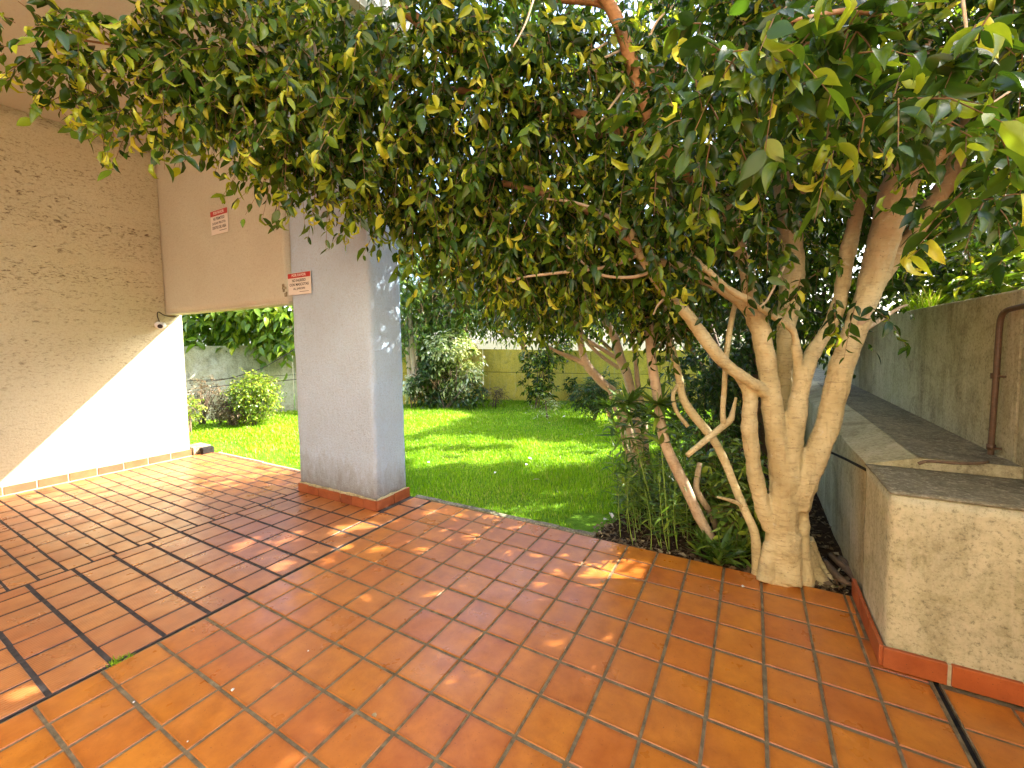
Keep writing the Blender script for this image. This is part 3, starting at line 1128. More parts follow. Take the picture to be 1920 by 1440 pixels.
def sprays(clumps, n_spray, per, droop=0.5, length=0.22, spread=0.6, filt=None):
    """leafy twigs: base points in the clumps, arched outwards and down; returns leaf pos/axis/normal and twig polylines"""
    p0, d, k = ellipsoid_points(clumps, n_spray)
    if filt is not None:
        m = filt(p0)
        p0, d = p0[m], d[m]
    n = len(p0)
    dirn = d * 0.8 + RNG.normal(size=(n, 3)) * spread
    dirn[:, 2] -= droop * 0.4
    dirn /= np.linalg.norm(dirn, axis=1, keepdims=True)
    L = length * RNG.uniform(.6, 1.35, n)
    tq = (np.arange(per) + .6) / per
    t_ = tq[None, :] + RNG.normal(size=(n, per)) * .04
    pos = p0[:, None, :] + dirn[:, None, :] * (t_ * L[:, None])[:, :, None]
    pos[:, :, 2] -= droop * L[:, None] * t_ ** 2
    tan = dirn[:, None, :] + np.zeros((n, per, 3))
    tan[:, :, 2] -= 2 * droop * t_
    tan /= np.linalg.norm(tan, axis=2, keepdims=True)
    side = np.cross(tan, np.array([0, 0, 1.0]))
    side /= np.maximum(np.linalg.norm(side, axis=2, keepdims=True), 1e-4)
    sg = np.where(np.arange(per) % 2 == 0, 1.0, -1.0)[None, :, None]
    ax = tan * .55 + side * sg * .75 + RNG.normal(size=(n, per, 3)) * .28
    ax[:, :, 2] -= droop * .75
    nr = np.array([0, 0, 1.0]) + RNG.normal(size=(n, per, 3)) * .55 + tan * .2
    tw = np.stack([p0, p0 + dirn * (L * .5)[:, None] - np.array([0, 0, 1]) * (droop * L * .25)[:, None], p0 + dirn * L[:, None] - np.array([0, 0, 1]) * (droop * L)[:, None]], 1)
    frac = np.repeat(tq[None], n, 0)
    return pos.reshape(-1, 3), ax.reshape(-1, 3), nr.reshape(-1, 3), frac.ravel(), tw


def twig_mesh(name, tw, r, mat, parent):
    n = len(tw)
    if n == 0:
        return None
    org = np.array(parent.matrix_basis.translation)
    tw = tw - org
    ang = np.array([0, 2.094, 4.189])
    dirn = tw[:, 2] - tw[:, 0]
    dirn /= np.linalg.norm(dirn, axis=1, keepdims=True)
    a = np.cross(dirn, np.array([.31, .52, .79]))
    a /= np.linalg.norm(a, axis=1, keepdims=True)
    b = np.cross(dirn, a)
    rr = np.array([1.0, .7, .35]) * r
    V = tw[:, :, None, :] + rr[None, :, None, None] * (np.cos(ang)[None, None, :, None] * a[:, None, None, :] + np.sin(ang)[None, None, :, None] * b[:, None, None, :])
    V = V.reshape(n, 9, 3)
    T = []
    for i in range(2):
        for j in range(3):
            q, w = i * 3 + j, i * 3 + (j + 1) % 3
            T += [(q, w, w + 3), (q, w + 3, q + 3)]
    T = np.array(T)[None] + (np.arange(n) * 9)[:, None, None]
    me = fill_mesh(name, V.reshape(-1, 3), T.reshape(-1, 3), None, mat)
    o = bpy.data.objects.new(name, me)
    link(o, parent)
    tag(o, kind="stuff")
    return o


def path_pts(spec):
    """(px, py, depth, radius px) -> world points with radius"""
    out = []
    for (px, py, d, r) in spec:
        q = at(px, py, d)
        out.append((*q, r * d / F))
    return out


def wood(name, paths, mat, parent, voxel=0.0, sub=6, wob=0.08, sides=12):
    mb = MB()
    for pts in paths:
        R_ = catmull(pts, sub)
        rr = [max(.002, q[3]) * (1 + wob * noise.noise(Vector(q[:3]) * 9)) for q in R_]
        mb.tube(R_[:, :3], rr, sides)
    o = mb.build(name, mat, parent, True)
    if voxel > 0:
        m = o.modifiers.new("fuse", 'REMESH')
        m.mode = 'VOXEL'
        m.voxel_size = voxel
        m.use_smooth_shade = True
        s = o.modifiers.new("smooth", 'SMOOTH')
        s.iterations = 6
        s.factor = .5
        for sz_, st_ in ((.085, .016), (.022, .007)):
            tx = bpy.data.textures.new('bark_relief', 'CLOUDS')
            tx.noise_scale = sz_
            tx.noise_depth = 2
            dm = o.modifiers.new('relief', 'DISPLACE')
            dm.texture = tx
            dm.texture_coords = 'GLOBAL'
            dm.strength = st_
            dm.mid_level = .5
    return o


def bush(root, clumps, n_spray, per, size, mat, tmpl, tint=(0.3, .25), droop=.4, length=.2, name="crown", sunfilter=True, twig=None, spread=.6, filt=None, szvar=.3, branch=None):
    def flt(p):
        k = np.ones(len(p), bool)
        if sunfilter:
            k &= sun_keep(p, 0.0)
        if filt is not None:
            k &= filt(p)
        return k
    pos, ax, nr, fr, tw = sprays(clumps, n_spray, per, droop, length, spread, flt)
    if sunfilter:
        k = sun_keep(pos + ax * (size * .5 / np.maximum(np.linalg.norm(ax, axis=1, keepdims=True), .01)), size * .3)
        pos, ax, nr, fr = pos[k], ax[k], nr[k], fr[k]
    if filt is not None:
        k = filt(pos)
        pos, ax, nr, fr = pos[k], ax[k], nr[k], fr[k]
    N = len(pos)
    sz = size * (1 + RNG.uniform(-szvar, szvar, N))
    ti = np.clip(RNG.normal(tint[0], tint[1], N) + (fr - .5) * .25, 0, 1)
    wh = RNG.integers(0, len(tmpl), N)
    leaf_cloud(name, pos, ax, nr, sz, ti, tmpl, wh, mat, root)
    if twig:
        twig_mesh("twigs", tw, twig, TWIGM, root)


def clump_px(L):
    """(px, py, depth, rx, ry, rz) in metres, rx may stand alone"""
    out = []
    for c in L:
        q = at(c[0], c[1], c[2])
        r = c[3:]
        if len(r) == 1:
            r = (r[0],) * 3
        out.append((*q, *r))
    return out


# ------------------------------------------------------------------ the fig tree over the patio
fig = thing("fig_tree", "large weeping fig tree with thick pale forked trunk beside the bench", "tree", tuple(onz(1475, 1082)))
T1 = path_pts([(1462, 1098, 2.60, 32), (1464, 1050, 2.60, 28), (1465, 1000, 2.60, 27), (1470, 940, 2.6, 26), (1473, 890, 2.6, 28), (1463, 840, 2.6, 24), (1451, 790, 2.6, 18.5), (1447, 756, 2.6, 17.5), (1438, 685, 2.6, 17), (1425, 614, 2.6, 16.5), (1412, 560, 2.6, 15), (1395, 490, 2.6, 14), (1372, 420, 2.6, 12), (1345, 360, 2.55, 11), (1280, 318, 2.5, 10)])
T2 = path_pts([(1474, 900, 2.64, 20), (1478, 830, 2.7, 18), (1480, 780, 2.74, 15), (1474, 720, 2.78, 14), (1472, 650, 2.82, 15), (1478, 580, 2.85, 18), (1485, 520, 2.85, 20), (1482, 450, 2.85, 20), (1474, 380, 2.85, 17), (1455, 300, 2.8, 14), (1440, 200, 2.7, 11)])
T3 = path_pts([(1478, 880, 2.58, 22), (1486, 820, 2.57, 19), (1494, 770, 2.57, 17), (1502, 720, 2.57, 16), (1509, 690, 2.57, 16), (1527, 657, 2.58, 12), (1549, 620, 2.6, 12), (1566, 590, 2.6, 12), (1580, 535, 2.62, 12), (1592, 460, 2.65, 13), (1606, 400, 2.65, 12), (1615, 320, 2.65, 11), (1612, 220, 2.6, 10)])
T4 = path_pts([(1490, 950, 2.6, 24), (1503, 900, 2.58, 26), (1527, 856, 2.55, 21), (1549, 805, 2.53, 19.5), (1561, 755, 2.52, 20), (1568, 730, 2.51, 21), (1576, 695, 2.5, 20), (1594, 643, 2.5, 20), (1612, 595, 2.5, 20), (1630, 545, 2.48, 21), (1648, 480, 2.46, 24), (1666, 420, 2.44, 26), (1680, 368, 2.42, 29), (1692, 315, 2.4, 22), (1700, 250, 2.38, 18), (1712, 160, 2.34, 16), (1730, 60, 2.3, 14), (1745, -60, 2.25, 12)])
T4b = path_pts([(1692, 350, 2.42, 18), (1727, 315, 2.4, 16), (1765, 285, 2.36, 14), (1810, 250, 2.3, 13), (1870, 190, 2.2, 11), (1950, 110, 2.1, 9)])
T4c = path_pts([(1632, 560, 2.62, 9), (1668, 500, 2.7, 13), (1712, 440, 2.74, 15), (1755, 375, 2.76, 16), (1787, 318, 2.78, 15), (1812, 240, 2.8, 13), (1830, 100, 2.8, 11)])
T4d = path_pts([(1590, 650, 2.68, 10), (1620, 540, 2.74, 13), (1648, 450, 2.74, 15), (1688, 360, 2.72, 13)])
T5 = path_pts([(1446, 990, 2.62, 18), (1428, 940, 2.62, 15), (1416, 895, 2.62, 13.5), (1410, 845, 2.62, 14), (1405, 800, 2.62, 14.5), (1406, 760, 2.63, 14), (1404, 734, 2.64, 13), (1388, 710, 2.64, 9), (1372, 692, 2.65, 9)])
T6 = path_pts([(1440, 740, 2.6, 14), (1422, 726, 2.58, 11), (1395, 708, 2.58, 10.5), (1370, 690, 2.6, 11), (1340, 660, 2.6, 12), (1312, 622, 2.6, 12), (1285, 585, 2.6, 11.5), (1250, 548, 2.6, 10.5), (1222, 510, 2.6, 9.5), (1200, 475, 2.6, 8.5), (1180, 430, 2.58, 7)])
T7 = path_pts([(1500, 700, 2.56, 10), (1493, 655, 2.54, 8), (1485, 618, 2.53, 7.5), (1446, 590, 2.5, 7), (1406, 565, 2.47, 7), (1372, 545, 2.45, 6.5), (1330, 512, 2.42, 6), (1295, 480, 2.4, 5.5)])
T8 = path_pts([(1424, 630, 2.64, 12), (1400, 578, 2.64, 11), (1360, 547, 2.64, 10), (1320, 525, 2.64, 9), (1275, 500, 2.6, 8), (1235, 490, 2.58, 7)])
RT = [path_pts([(1484, 1000, 2.56, 15), (1484, 1050, 2.54, 16), (1482, 1095, 2.52, 20)]),
      path_pts([(1500, 930, 2.6, 15), (1502, 1010, 2.6, 14), (1506, 1060, 2.58, 16), (1508, 1098, 2.56, 18)]),
      path_pts([(1496, 1020, 2.68, 20), (1520, 1070, 2.64, 20), (1546, 1100, 2.58, 15), (1570, 1112, 2.55, 12)]),
      path_pts([(1512, 1010, 2.72, 12), (1530, 1050, 2.72, 10), (1552, 1080, 2.66, 9), (1585, 1102, 2.58, 8), (1600, 1106, 2.56, 5)]),
      path_pts([(1444, 1020, 2.6, 13), (1438, 1065, 2.58, 14), (1434, 1092, 2.56, 15)])]
wood("trunk", [T1, T2, T3, T4, T4b, T4c, T4d, T5, T6, T7, T8] + RT, BARK, fig, voxel=0.0075, sub=7)
for k, (a, b, c) in enumerate((((1545, 1050), (1575, 1085), (1600, 1098)), ((1556, 1040), (1590, 1070), (1604, 1092)), ((1575, 1045), (1596, 1066), (1606, 1080)))):
    q = [onz(*w, 0.01) for w in (a, b, c)]
    MB().tube(catmull([(*q[0], .02), (*q[1], .022), (*q[2], .012)], 5)[:, :3], [.014, .018, .02, .022, .022, .022, .02, .017, .015, .013, .01], 8).build("root", BARK_DARK, fig, True)
# overhead limbs
LIMBS = [
    [(1345, 360, 2.55, 15), (1280, 318, 2.5, 14), (1245, 280, 2.45, 13), (1222, 235, 2.4, 12.5), (1200, 170, 2.35, 12), (1180, 105, 2.3, 12.5), (1158, 40, 2.25, 12), (1130, -10, 2.2, 12), (1095, -60, 2.1, 10)],
    [(1245, 278, 2.46, 9), (1215, 262, 2.48, 8), (1165, 245, 2.5, 9), (1110, 222, 2.55, 9), (1060, 208, 2.6, 7), (1010, 200, 2.62, 5)],
    [(1155, 15, 2.24, 9), (1110, 2, 2.24, 8), (1050, -4, 2.2, 8), (990, -20, 2.2, 7)],
    [(1250, 270, 2.7, 9), (1120, 255, 2.75, 10), (1020, 210, 2.7, 10), (940, 165, 2.6, 11), (890, 128, 2.55, 11), (845, 85, 2.5, 11), (800, 50, 2.45, 11), (755, 15, 2.4, 10), (720, -25, 2.35, 8)],
    [(1320, 140, 2.9, 8), (1240, 138, 2.85, 8), (1150, 140, 2.8, 8), (1060, 136, 2.75, 7), (980, 120, 2.7, 5)],
    [(1200, 475, 2.6, 9), (1150, 420, 2.65, 8), (1090, 390, 2.7, 7), (1010, 360, 2.7, 6), (930, 340, 2.7, 5), (850, 320, 2.7, 4)],
    [(940, 165, 2.6, 7), (860, 170, 2.6, 6), (760, 150, 2.6, 6), (650, 130, 2.55, 5), (520, 110, 2.5, 4.5), (380, 95, 2.45, 3.5), (260, 90, 2.4, 2.5), (120, 70, 2.35, 1.5)],
    [(1612, 220, 2.6, 12), (1560, 130, 2.4, 10), (1500, 60, 2.2, 9), (1440, -20, 2.0, 8)],
    [(1730, 60, 2.3, 10), (1660, 30, 2.0, 7), (1590, 20, 1.7, 5), (1480, 40, 1.45, 3.5)],
    [(1455, 300, 2.8, 14), (1420, 180, 2.8, 12), (1390, 60, 2.8, 10), (1370, -60, 2.8, 9)],
    [(1474, 380, 2.85, 14), (1540, 300, 2.8, 12), (1580, 200, 2.75, 11), (1570, 60, 2.7, 9)],
]
for Lm in LIMBS:
    wood("limb", [path_pts(Lm)], BARK_RED, fig, sub=5, wob=.12)
THIN = [
    [(1186, 95, 2.3, 3), (1215, 72, 2.28, 2.5), (1232, 40, 2.26, 2.2), (1262, 10, 2.24, 1.6)],
    [(1160, 65, 2.3, 2.6), (1130, 85, 2.25, 2.2), (1110, 95, 2.2, 1.6)],
    [(1162, 95, 2.3, 2.6), (1112, 118, 2.22, 2)],
    [(1178, 155, 2.34, 2.4), (1145, 200, 2.3, 2), (1120, 232, 2.28, 1.8), (1095, 237, 2.26, 1.2)],
    [(1200, 155, 2.34, 2.2), (1220, 152, 2.3, 2), (1255, 175, 2.26, 1.6), (1258, 185, 2.26, 1)],
    [(1000, 0, 1.6, 1.8), (985, 45, 1.6, 1.6), (962, 88, 1.6, 1.2)],
    [(1805, 0, 1.5, 3), (1812, 60, 1.5, 2.4), (1808, 82, 1.5, 2)],
    [(1812, 62, 1.5, 2.2), (1832, 86, 1.5, 1.4)],
    [(1920, 155, 1.2, 2.4), (1880, 180, 1.2, 2), (1850, 205, 1.2, 1.4), (1830, 250, 1.2, 1)],
    [(1180, 430, 2.58, 5), (1130, 400, 2.56, 3.5), (1080, 380, 2.5, 2.5), (1020, 372, 2.45, 1.8)],
    [(1200, 475, 2.6, 5), (1140, 500, 2.6, 3.5), (1060, 510, 2.6, 3), (980, 520, 2.62, 2), (960, 530, 2.62, 1.4)],
    [(1222, 510, 2.6, 4), (1180, 520, 2.6, 3.2), (1125, 515, 2.6, 2.6), (1090, 490, 2.6, 2), (1062, 460, 2.6, 1.5)],
    [(1285, 585, 2.6, 4), (1255, 560, 2.58, 3), (1235, 570, 2.56, 2), (1225, 590, 2.55, 1.5)],
    [(1610, 608, 2.46, 6), (1626, 595, 2.42, 4), (1634, 580, 2.4, 2)],
    [(1625, 615, 2.5, 5), (1650, 600, 2.6, 4), (1685, 578, 2.7, 3), (1700, 572, 2.75, 2)],
    [(1470, 500, 2.4, 2.5), (1440, 560, 2.38, 2), (1425, 575, 2.38, 1.6)],
]
for Lm in THIN:
    wood("branch", [path_pts(Lm)], BARK_PINK, fig, sub=4, wob=.1, sides=7)

# crown clumps: along the arm over the patio, above the lawn, and round the camera's right
ARM = clump_px([
    (310, 90, 2.45, .22, .22, .22), (340, 165, 2.5, .20, .20, .13), (420, 165, 2.55, .28, .28, .2), (430, 80, 2.5, .4, .4, .3), (505, 235, 2.6, .26, .26, .2), (560, 220, 2.6, .35, .35, .32),
    (600, 285, 2.65, .22, .22, .18), (600, 90, 2.5, .42, .42, .34), (665, 325, 2.7, .22, .22, .18), (700, 250, 2.65, .4, .4, .36), (745, 365, 2.75, .24, .24, .16), (780, 120, 2.5, .45, .45, .4),
    (820, 330, 2.75, .4, .4, .34), (835, 410, 2.9, .3, .3, .18), (900, 230, 2.65, .45, .45, .4), (920, 430, 2.85, .36, .36, .28), (960, 60, 2.4, .42, .42, .36), (1000, 330, 2.75, .42, .42, .36),
    (1010, 480, 2.9, .34, .34, .24), (1080, 180, 2.6, .42, .42, .36), (1100, 420, 2.8, .36, .36, .3), (1190, 350, 2.7, .36, .36, .32), (1230, 460, 2.75, .3, .3, .2), (1040, 505, 3.1, .34, .34, .16),
    (1120, 490, 3.0, .26, .26, .14), (940, 490, 3.3, .4, .4, .18), (1240, 560, 2.62, .14, .14, .08)])
LEFT = clump_px([(30, 60, 2.3, .24, .24, .12), (40, 130, 2.3, .2, .2, .06), (120, 60, 2.35, .26, .26, .16), (150, 150, 2.4, .2, .2, .14), (185, 215, 2.45, .12, .12, .14), (230, 120, 2.4, .2, .2, .2), (280, 200, 2.45, .16, .16, .16)])
MID = clump_px([
    (1320, 430, 2.5, .28, .28, .26), (1300, 250, 2.4, .36, .36, .34), (1400, 380, 2.35, .24, .24, .22), (1420, 250, 2.3, .34, .34, .32), (1340, 90, 2.3, .4, .4, .34), (1555, 545, 2.3, .10, .10, .09),
    (1500, 540, 2.35, .09, .09, .08), (1615, 575, 2.25, .08, .08, .07), (1500, 300, 2.2, .24, .24, .2), (1540, 180, 2.2, .36, .36, .3), (1610, 235, 2.1, .20, .20, .14), (1480, 40, 2.2, .4, .4, .34),
    (1680, 110, 2.1, .34, .34, .26), (1840, 340, 1.9, .20, .20, .17), (1800, 130, 1.9, .28, .28, .26), (1890, 370, 1.7, .17, .17, .12), (1860, 60, 1.9, .36, .36, .3),
    (1540, 420, 3.2, .5, .4, .4), (1400, 480, 3.2, .45, .4, .34), (1640, 300, 3.1, .5, .5, .4), (1760, 420, 3.3, .4, .4, .26), (1520, 560, 3.4, .4, .4, .24)])
NEAR = clump_px([
    (1320, 110, 1.35, .10, .10, .11), (1370, 230, 1.45, .11, .11, .11), (1430, 60, 1.2, .11, .11, .10), (1520, 270, 1.3, .11, .11, .09), (1480, 180, 1.4, .11, .11, .09), (1590, 130, 1.25, .11, .11, .1),
    (1640, 230, 1.25, .09, .09, .08), (1700, 190, 1.15, .1, .1, .08), (1790, 90, 1.1, .1, .1, .09), (1850, 230, 1.1, .09, .09, .08), (1770, 320, 1.25, .07, .07, .06), (1870, 330, 1.15, .08, .08, .06),
    (1400, 150, 1.35, .08, .08, .08), (1560, 30, 1.2, .1, .1, .08), (1850, 395, 1.3, .06, .06, .05), (1290, 330, 1.7, .14, .14, .12), (1240, 200, 1.7, .12, .12, .1)])
UP = [(-2.6, 1.0, 4.6, 1.5, 1.2, .6), (-1.0, 2.2, 4.5, 1.5, 1.4, .8), (0.4, 2.6, 4.3, 1.4, 1.2, .9), (-1.2, .4, 4.3, 1.3, 1.0, .6), (.6, 1.0, 3.9, 1.0, .9, .8), (1.4, 3.4, 4.2, 1.4, 1.4, 1.0), (-0.6, 3.6, 4.4, 1.4, 1.2, .9), (1.9, 1.8, 3.6, .9, 1.1, .8), (2.9, 2.3, 3.5, 1.1, 1.0, .8), (3.7, 2.2, 4.2, 1.2, 1.0, .9), (2.6, 1.2, 3.4, .9, .9, .7), (4.4, 3.0, 5.0, 1.2, 1.0, .9), (2.3, 1.4, 2.6, .6, .6, .5), (3.1, 2.3, 2.8, .7, .5, .5), (2.0, .6, 3.0, .8, .8, .6), (2.45, 2.75, 2.85, .65, .65, .45), (2.9, 3.3, 3.3, .8, .8, .6), (1.9, 2.3, 2.45, .4, .4, .3), (3.4, 1.2, 3.6, .9, .9, .7)]  # high clumps added to block the sun and keep the patio shaded
AFTER = [(-1.7, 2.6, 3.3, .8, .8, .55), (-0.7, 2.9, 3.1, .8, .8, .6), (.3, 2.9, 3.1, .7, .7, .7), (1.2, 2.9, 3.2, .7, .7, .6), (-2.4, 2.2, 3.4, .7, .6, .45), (-1.2, 3.6, 2.9, .8, .8, .55), (1.7, 2.2, 2.9, .6, .6, .5), (.6, 3.7, 2.7, .6, .7, .5)]

keepers = []


def fig_leaves(clumps, n_spray, per, size, droop, length, tint, curl=.14, near=False):
    flt = lambda p: sun_keep(p, 0.0)
    pos, ax, nr, fr, tw = sprays(clumps, n_spray, per, droop, length, .7, flt)
    N = len(pos)
    sz = size * (1 + RNG.uniform(-.45, .4, N))
    mid = pos + ax / np.linalg.norm(ax, axis=1, keepdims=True) * (sz * .5)[:, None]
    k = sun_keep(mid, size * .3)
    px, py, dp = proj(mid)
    k &= (dp > .72) | (dp < 0)
    # nothing pokes into walls, ceiling or ground
    k &= ~((mid[:, 1] > .96) & (mid[:, 0] < -2.9) & (mid[:, 2] < 4.4)) & (mid[:, 2] > .1) & (mid[:, 0] > XW + .1)
    k &= ~((mid[:, 0] < -2.55) & (mid[:, 2] > 3.9) & (mid[:, 2] < 4.35))
    pos, ax, nr, fr, sz = pos[k], ax[k], nr[k], fr[k], sz[k]
    N = len(pos)
    ti = np.clip(RNG.normal(tint[0], tint[1], N) + (fr - .5) * .2, 0, .8)
    wh = RNG.integers(0, 4, N)
    cu = (RNG.random(N) < curl * (.4 + 1.2 * fr))
    wh[cu] = 4 + RNG.integers(0, 2, int(cu.sum()))
    ti[cu] = RNG.uniform(.62, 1.0, int(cu.sum()))
    sz[cu] *= 1.1
    return pos, ax, nr, sz, ti, wh, tw


PARTS = [fig_leaves(LEFT, 75, 8, .085, .55, .2, (.4, .2), .22),
         fig_leaves(ARM, 1900, 12, .080, .62, .25, (.38, .18), .13),
         fig_leaves(MID, 850, 11, .08, .5, .20, (.27, .14), .09),
         fig_leaves(NEAR, 110, 8, .086, .45, .17, (.36, .16), .08),
         fig_leaves(UP, 6400, 9, .085, .4, .24, (.3, .16), .12),
         fig_leaves(AFTER, 1700, 9, .08, .5, .22, (.26, .14), .10)]
pos, ax, nr, sz, ti, wh = [np.concatenate([p[i] for p in PARTS]) for i in range(6)]
tw = np.concatenate([p[6] for p in PARTS])
mid = pos + ax / np.linalg.norm(ax, axis=1, keepdims=True) * (sz * .5)[:, None]
px, py, dp = proj(mid)
show = np.where((dp > .3) & (px > 5) & (px < 1915) & (py > 5) & (py < 900), sz / np.maximum(dp, .3), 0)
pick = np.argsort(-show)[:300]
rest = np.ones(len(pos), bool)
rest[pick] = False
ALLT = FIG_T + FIG_CURL
leaf_cloud("foliage", pos[rest], ax[rest], nr[rest], sz[rest], ti[rest], ALLT, wh[rest], LEAF, fig)
twig_mesh("twigs", tw, .0030, TWIGM, fig)
A_, B_, N_ = frames(ax, nr)
LM = {}
fo = np.array(fig.location)
for i in pick:
    key = (int(wh[i]), int(round(ti[i] * 6)))
    if key not in LM:
        tv, tt = FIG_HI[key[0]]
        LM[key] = fill_mesh("leaf", tv, tt, np.full(len(tv), key[1] / 6), LEAF)
    o = bpy.data.objects.new("leaf", LM[key])
    s = float(sz[i])
    q = pos[i] - fo
    o.matrix_basis = Matrix(((A_[i][0] * s, B_[i][0] * s, N_[i][0] * s, q[0]), (A_[i][1] * s, B_[i][1] * s, N_[i][1] * s, q[1]), (A_[i][2] * s, B_[i][2] * s, N_[i][2] * s, q[2]), (0, 0, 0, 1)))
    link(o, fig)

# ------------------------------------------------------------------ slim trees in the bed
def slim(name, label, base_px, paths, mat, clumps, n_spray, leafm=LEAF, tmpl=FIG_T, size=.075, tint=(.3, .15)):
    r = thing(name, label, "tree", tuple(onz(*base_px)), "slim trees in the planting bed")
    wood("trunk", [path_pts(p) for p in paths[:1]], mat, r, sub=5)
    for p in paths[1:]:
        wood("branch", [path_pts(p)], mat, r, sub=4, sides=8)
    if n_spray:
        bush(r, clump_px(clumps), n_spray, 8, size, leafm, tmpl, tint, .5, .2, twig=.0028)
    return r


slim("slim_tree", "slim tree with twin pinkish stems leaning left at the lawn's edge", (1214, 930),
     [[(1217, 935, 4.0, 10), (1201, 882, 4.05, 8.5), (1188, 839, 4.1, 8.5), (1178, 800, 4.15, 8), (1169, 768, 4.2, 8), (1152, 737, 4.2, 8), (1132, 720, 4.2, 8), (1117, 704, 4.2, 8.5), (1102, 686, 4.2, 8), (1093, 664, 4.2, 7), (1086, 630, 4.2, 6), (1078, 590, 4.2, 5), (1060, 540, 4.2, 4)],
      [(1206, 900, 4.1, 8), (1201, 839, 4.15, 8), (1196, 800, 4.2, 8.5), (1188, 760, 4.25, 8.5), (1177, 706, 4.3, 8.5), (1165, 677, 4.3, 8.5), (1152, 633, 4.3, 8), (1135, 602, 4.3, 7), (1120, 560, 4.3, 5)],
      [(1222, 928, 4.1, 7), (1214, 880, 4.15, 6), (1210, 820, 4.2, 6), (1206, 770, 4.25, 5.5), (1196, 720, 4.3, 5), (1190, 660, 4.3, 4), (1180, 600, 4.3, 3)],
      [(1205, 930, 4.0, 6), (1190, 885, 4.0, 5.5), (1172, 835, 4.05, 5), (1164, 790, 4.05, 4.5), (1150, 760, 4.1, 4), (1140, 720, 4.1, 3)],
      [(1102, 686, 4.2, 6), (1078, 673, 4.2, 5), (1055, 664, 4.15, 4), (1030, 652, 4.1, 2.5)],
      [(1165, 677, 4.3, 4), (1130, 655, 4.25, 4), (1105, 640, 4.2, 3.5), (1092, 632, 4.2, 3)],
      [(1160, 690, 4.35, 4), (1128, 668, 4.3, 3.5), (1100, 640, 4.25, 3), (1085, 610, 4.2, 2)],
      [(1160, 800, 4.15, 4), (1146, 790, 4.15, 3.5), (1138, 765, 4.15, 3)]],
     BARK_PINK, [(1040, 560, 4.1, .34, .34, .24), (1000, 535, 4.2, .4, .4, .26), (1080, 510, 4.3, .45, .4, .28), (1130, 545, 4.3, .26, .26, .14), (1015, 605, 4.0, .16, .16, .12)], 420, tint=(.45, .2))
slim("slim_tree", "slim grey-brown tree slanting right down to the tiles, left of the fig", (1345, 1040),
     [[(1349, 1052, 2.94, 9), (1344, 1032, 2.95, 9), (1328, 1000, 2.96, 9), (1310, 968, 2.97, 9.5), (1291, 926, 2.98, 10), (1271, 884, 3.0, 10), (1250, 839, 3.02, 9.5), (1240, 800, 3.05, 9), (1235, 760, 3.1, 9), (1230, 727, 3.1, 9), (1223, 685, 3.1, 9), (1219, 643, 3.1, 8.5), (1217, 608, 3.1, 8), (1208, 585, 3.1, 5), (1190, 560, 3.1, 3)],
      [(1212, 632, 3.1, 4), (1205, 628, 3.1, 4), (1195, 600, 3.1, 4), (1183, 578, 3.1, 3), (1172, 562, 3.1, 2)],
      [(1218, 612, 3.1, 5), (1226, 592, 3.1, 3.5), (1236, 575, 3.1, 2.5)],
      [(1346, 1000, 3.28, 6), (1334, 965, 3.2, 6), (1318, 940, 3.1, 6), (1306, 917, 3.15, 6), (1308, 890, 3.2, 5), (1312, 868, 3.2, 4)]],
     BARK_PINK, [(1200, 535, 3.1, .22, .22, .12), (1250, 580, 3.0, .12, .12, .08)], 100, tint=(.45, .2))
slim("slim_tree", "slim tree hugging the fig trunk's left foot, crossed by a forked bare branch", (1418, 1075),
     [[(1417, 1088, 2.65, 9), (1419, 1053, 2.65, 9), (1415, 1000, 2.65, 8), (1398, 960, 2.68, 7.5), (1380, 917, 2.72, 7.5), (1363, 874, 2.76, 7.5), (1343, 833, 2.8, 7.5), (1322, 804, 2.85, 8), (1300, 778, 2.9, 8), (1281, 747, 2.95, 7.5), (1275, 716, 3, 7), (1269, 689, 3, 6), (1261, 654, 3, 5.5), (1255, 633, 3, 5), (1250, 606, 3, 3.5), (1246, 570, 3, 2.5)],
      [(1288, 854, 2.66, 5), (1332, 818, 2.68, 6), (1358, 797, 2.7, 6.5), (1370, 786, 2.7, 6), (1375, 768, 2.72, 4), (1380, 745, 2.72, 2.5)],
      [(1357, 796, 2.7, 5.5), (1355, 770, 2.7, 5), (1358, 730, 2.7, 5), (1360, 689, 2.72, 4.5), (1366, 633, 2.72, 5), (1372, 600, 2.74, 5), (1380, 560, 2.76, 4)],
      [(1390, 948, 2.68, 4), (1380, 942, 2.66, 3.5), (1362, 936, 2.64, 3), (1345, 932, 2.62, 2)],
      [(1275, 716, 3, 4), (1262, 740, 2.96, 4), (1268, 770, 2.94, 4), (1290, 800, 2.9, 4)]],
     BARK, [(1250, 600, 3, .16, .16, .12)], 50)

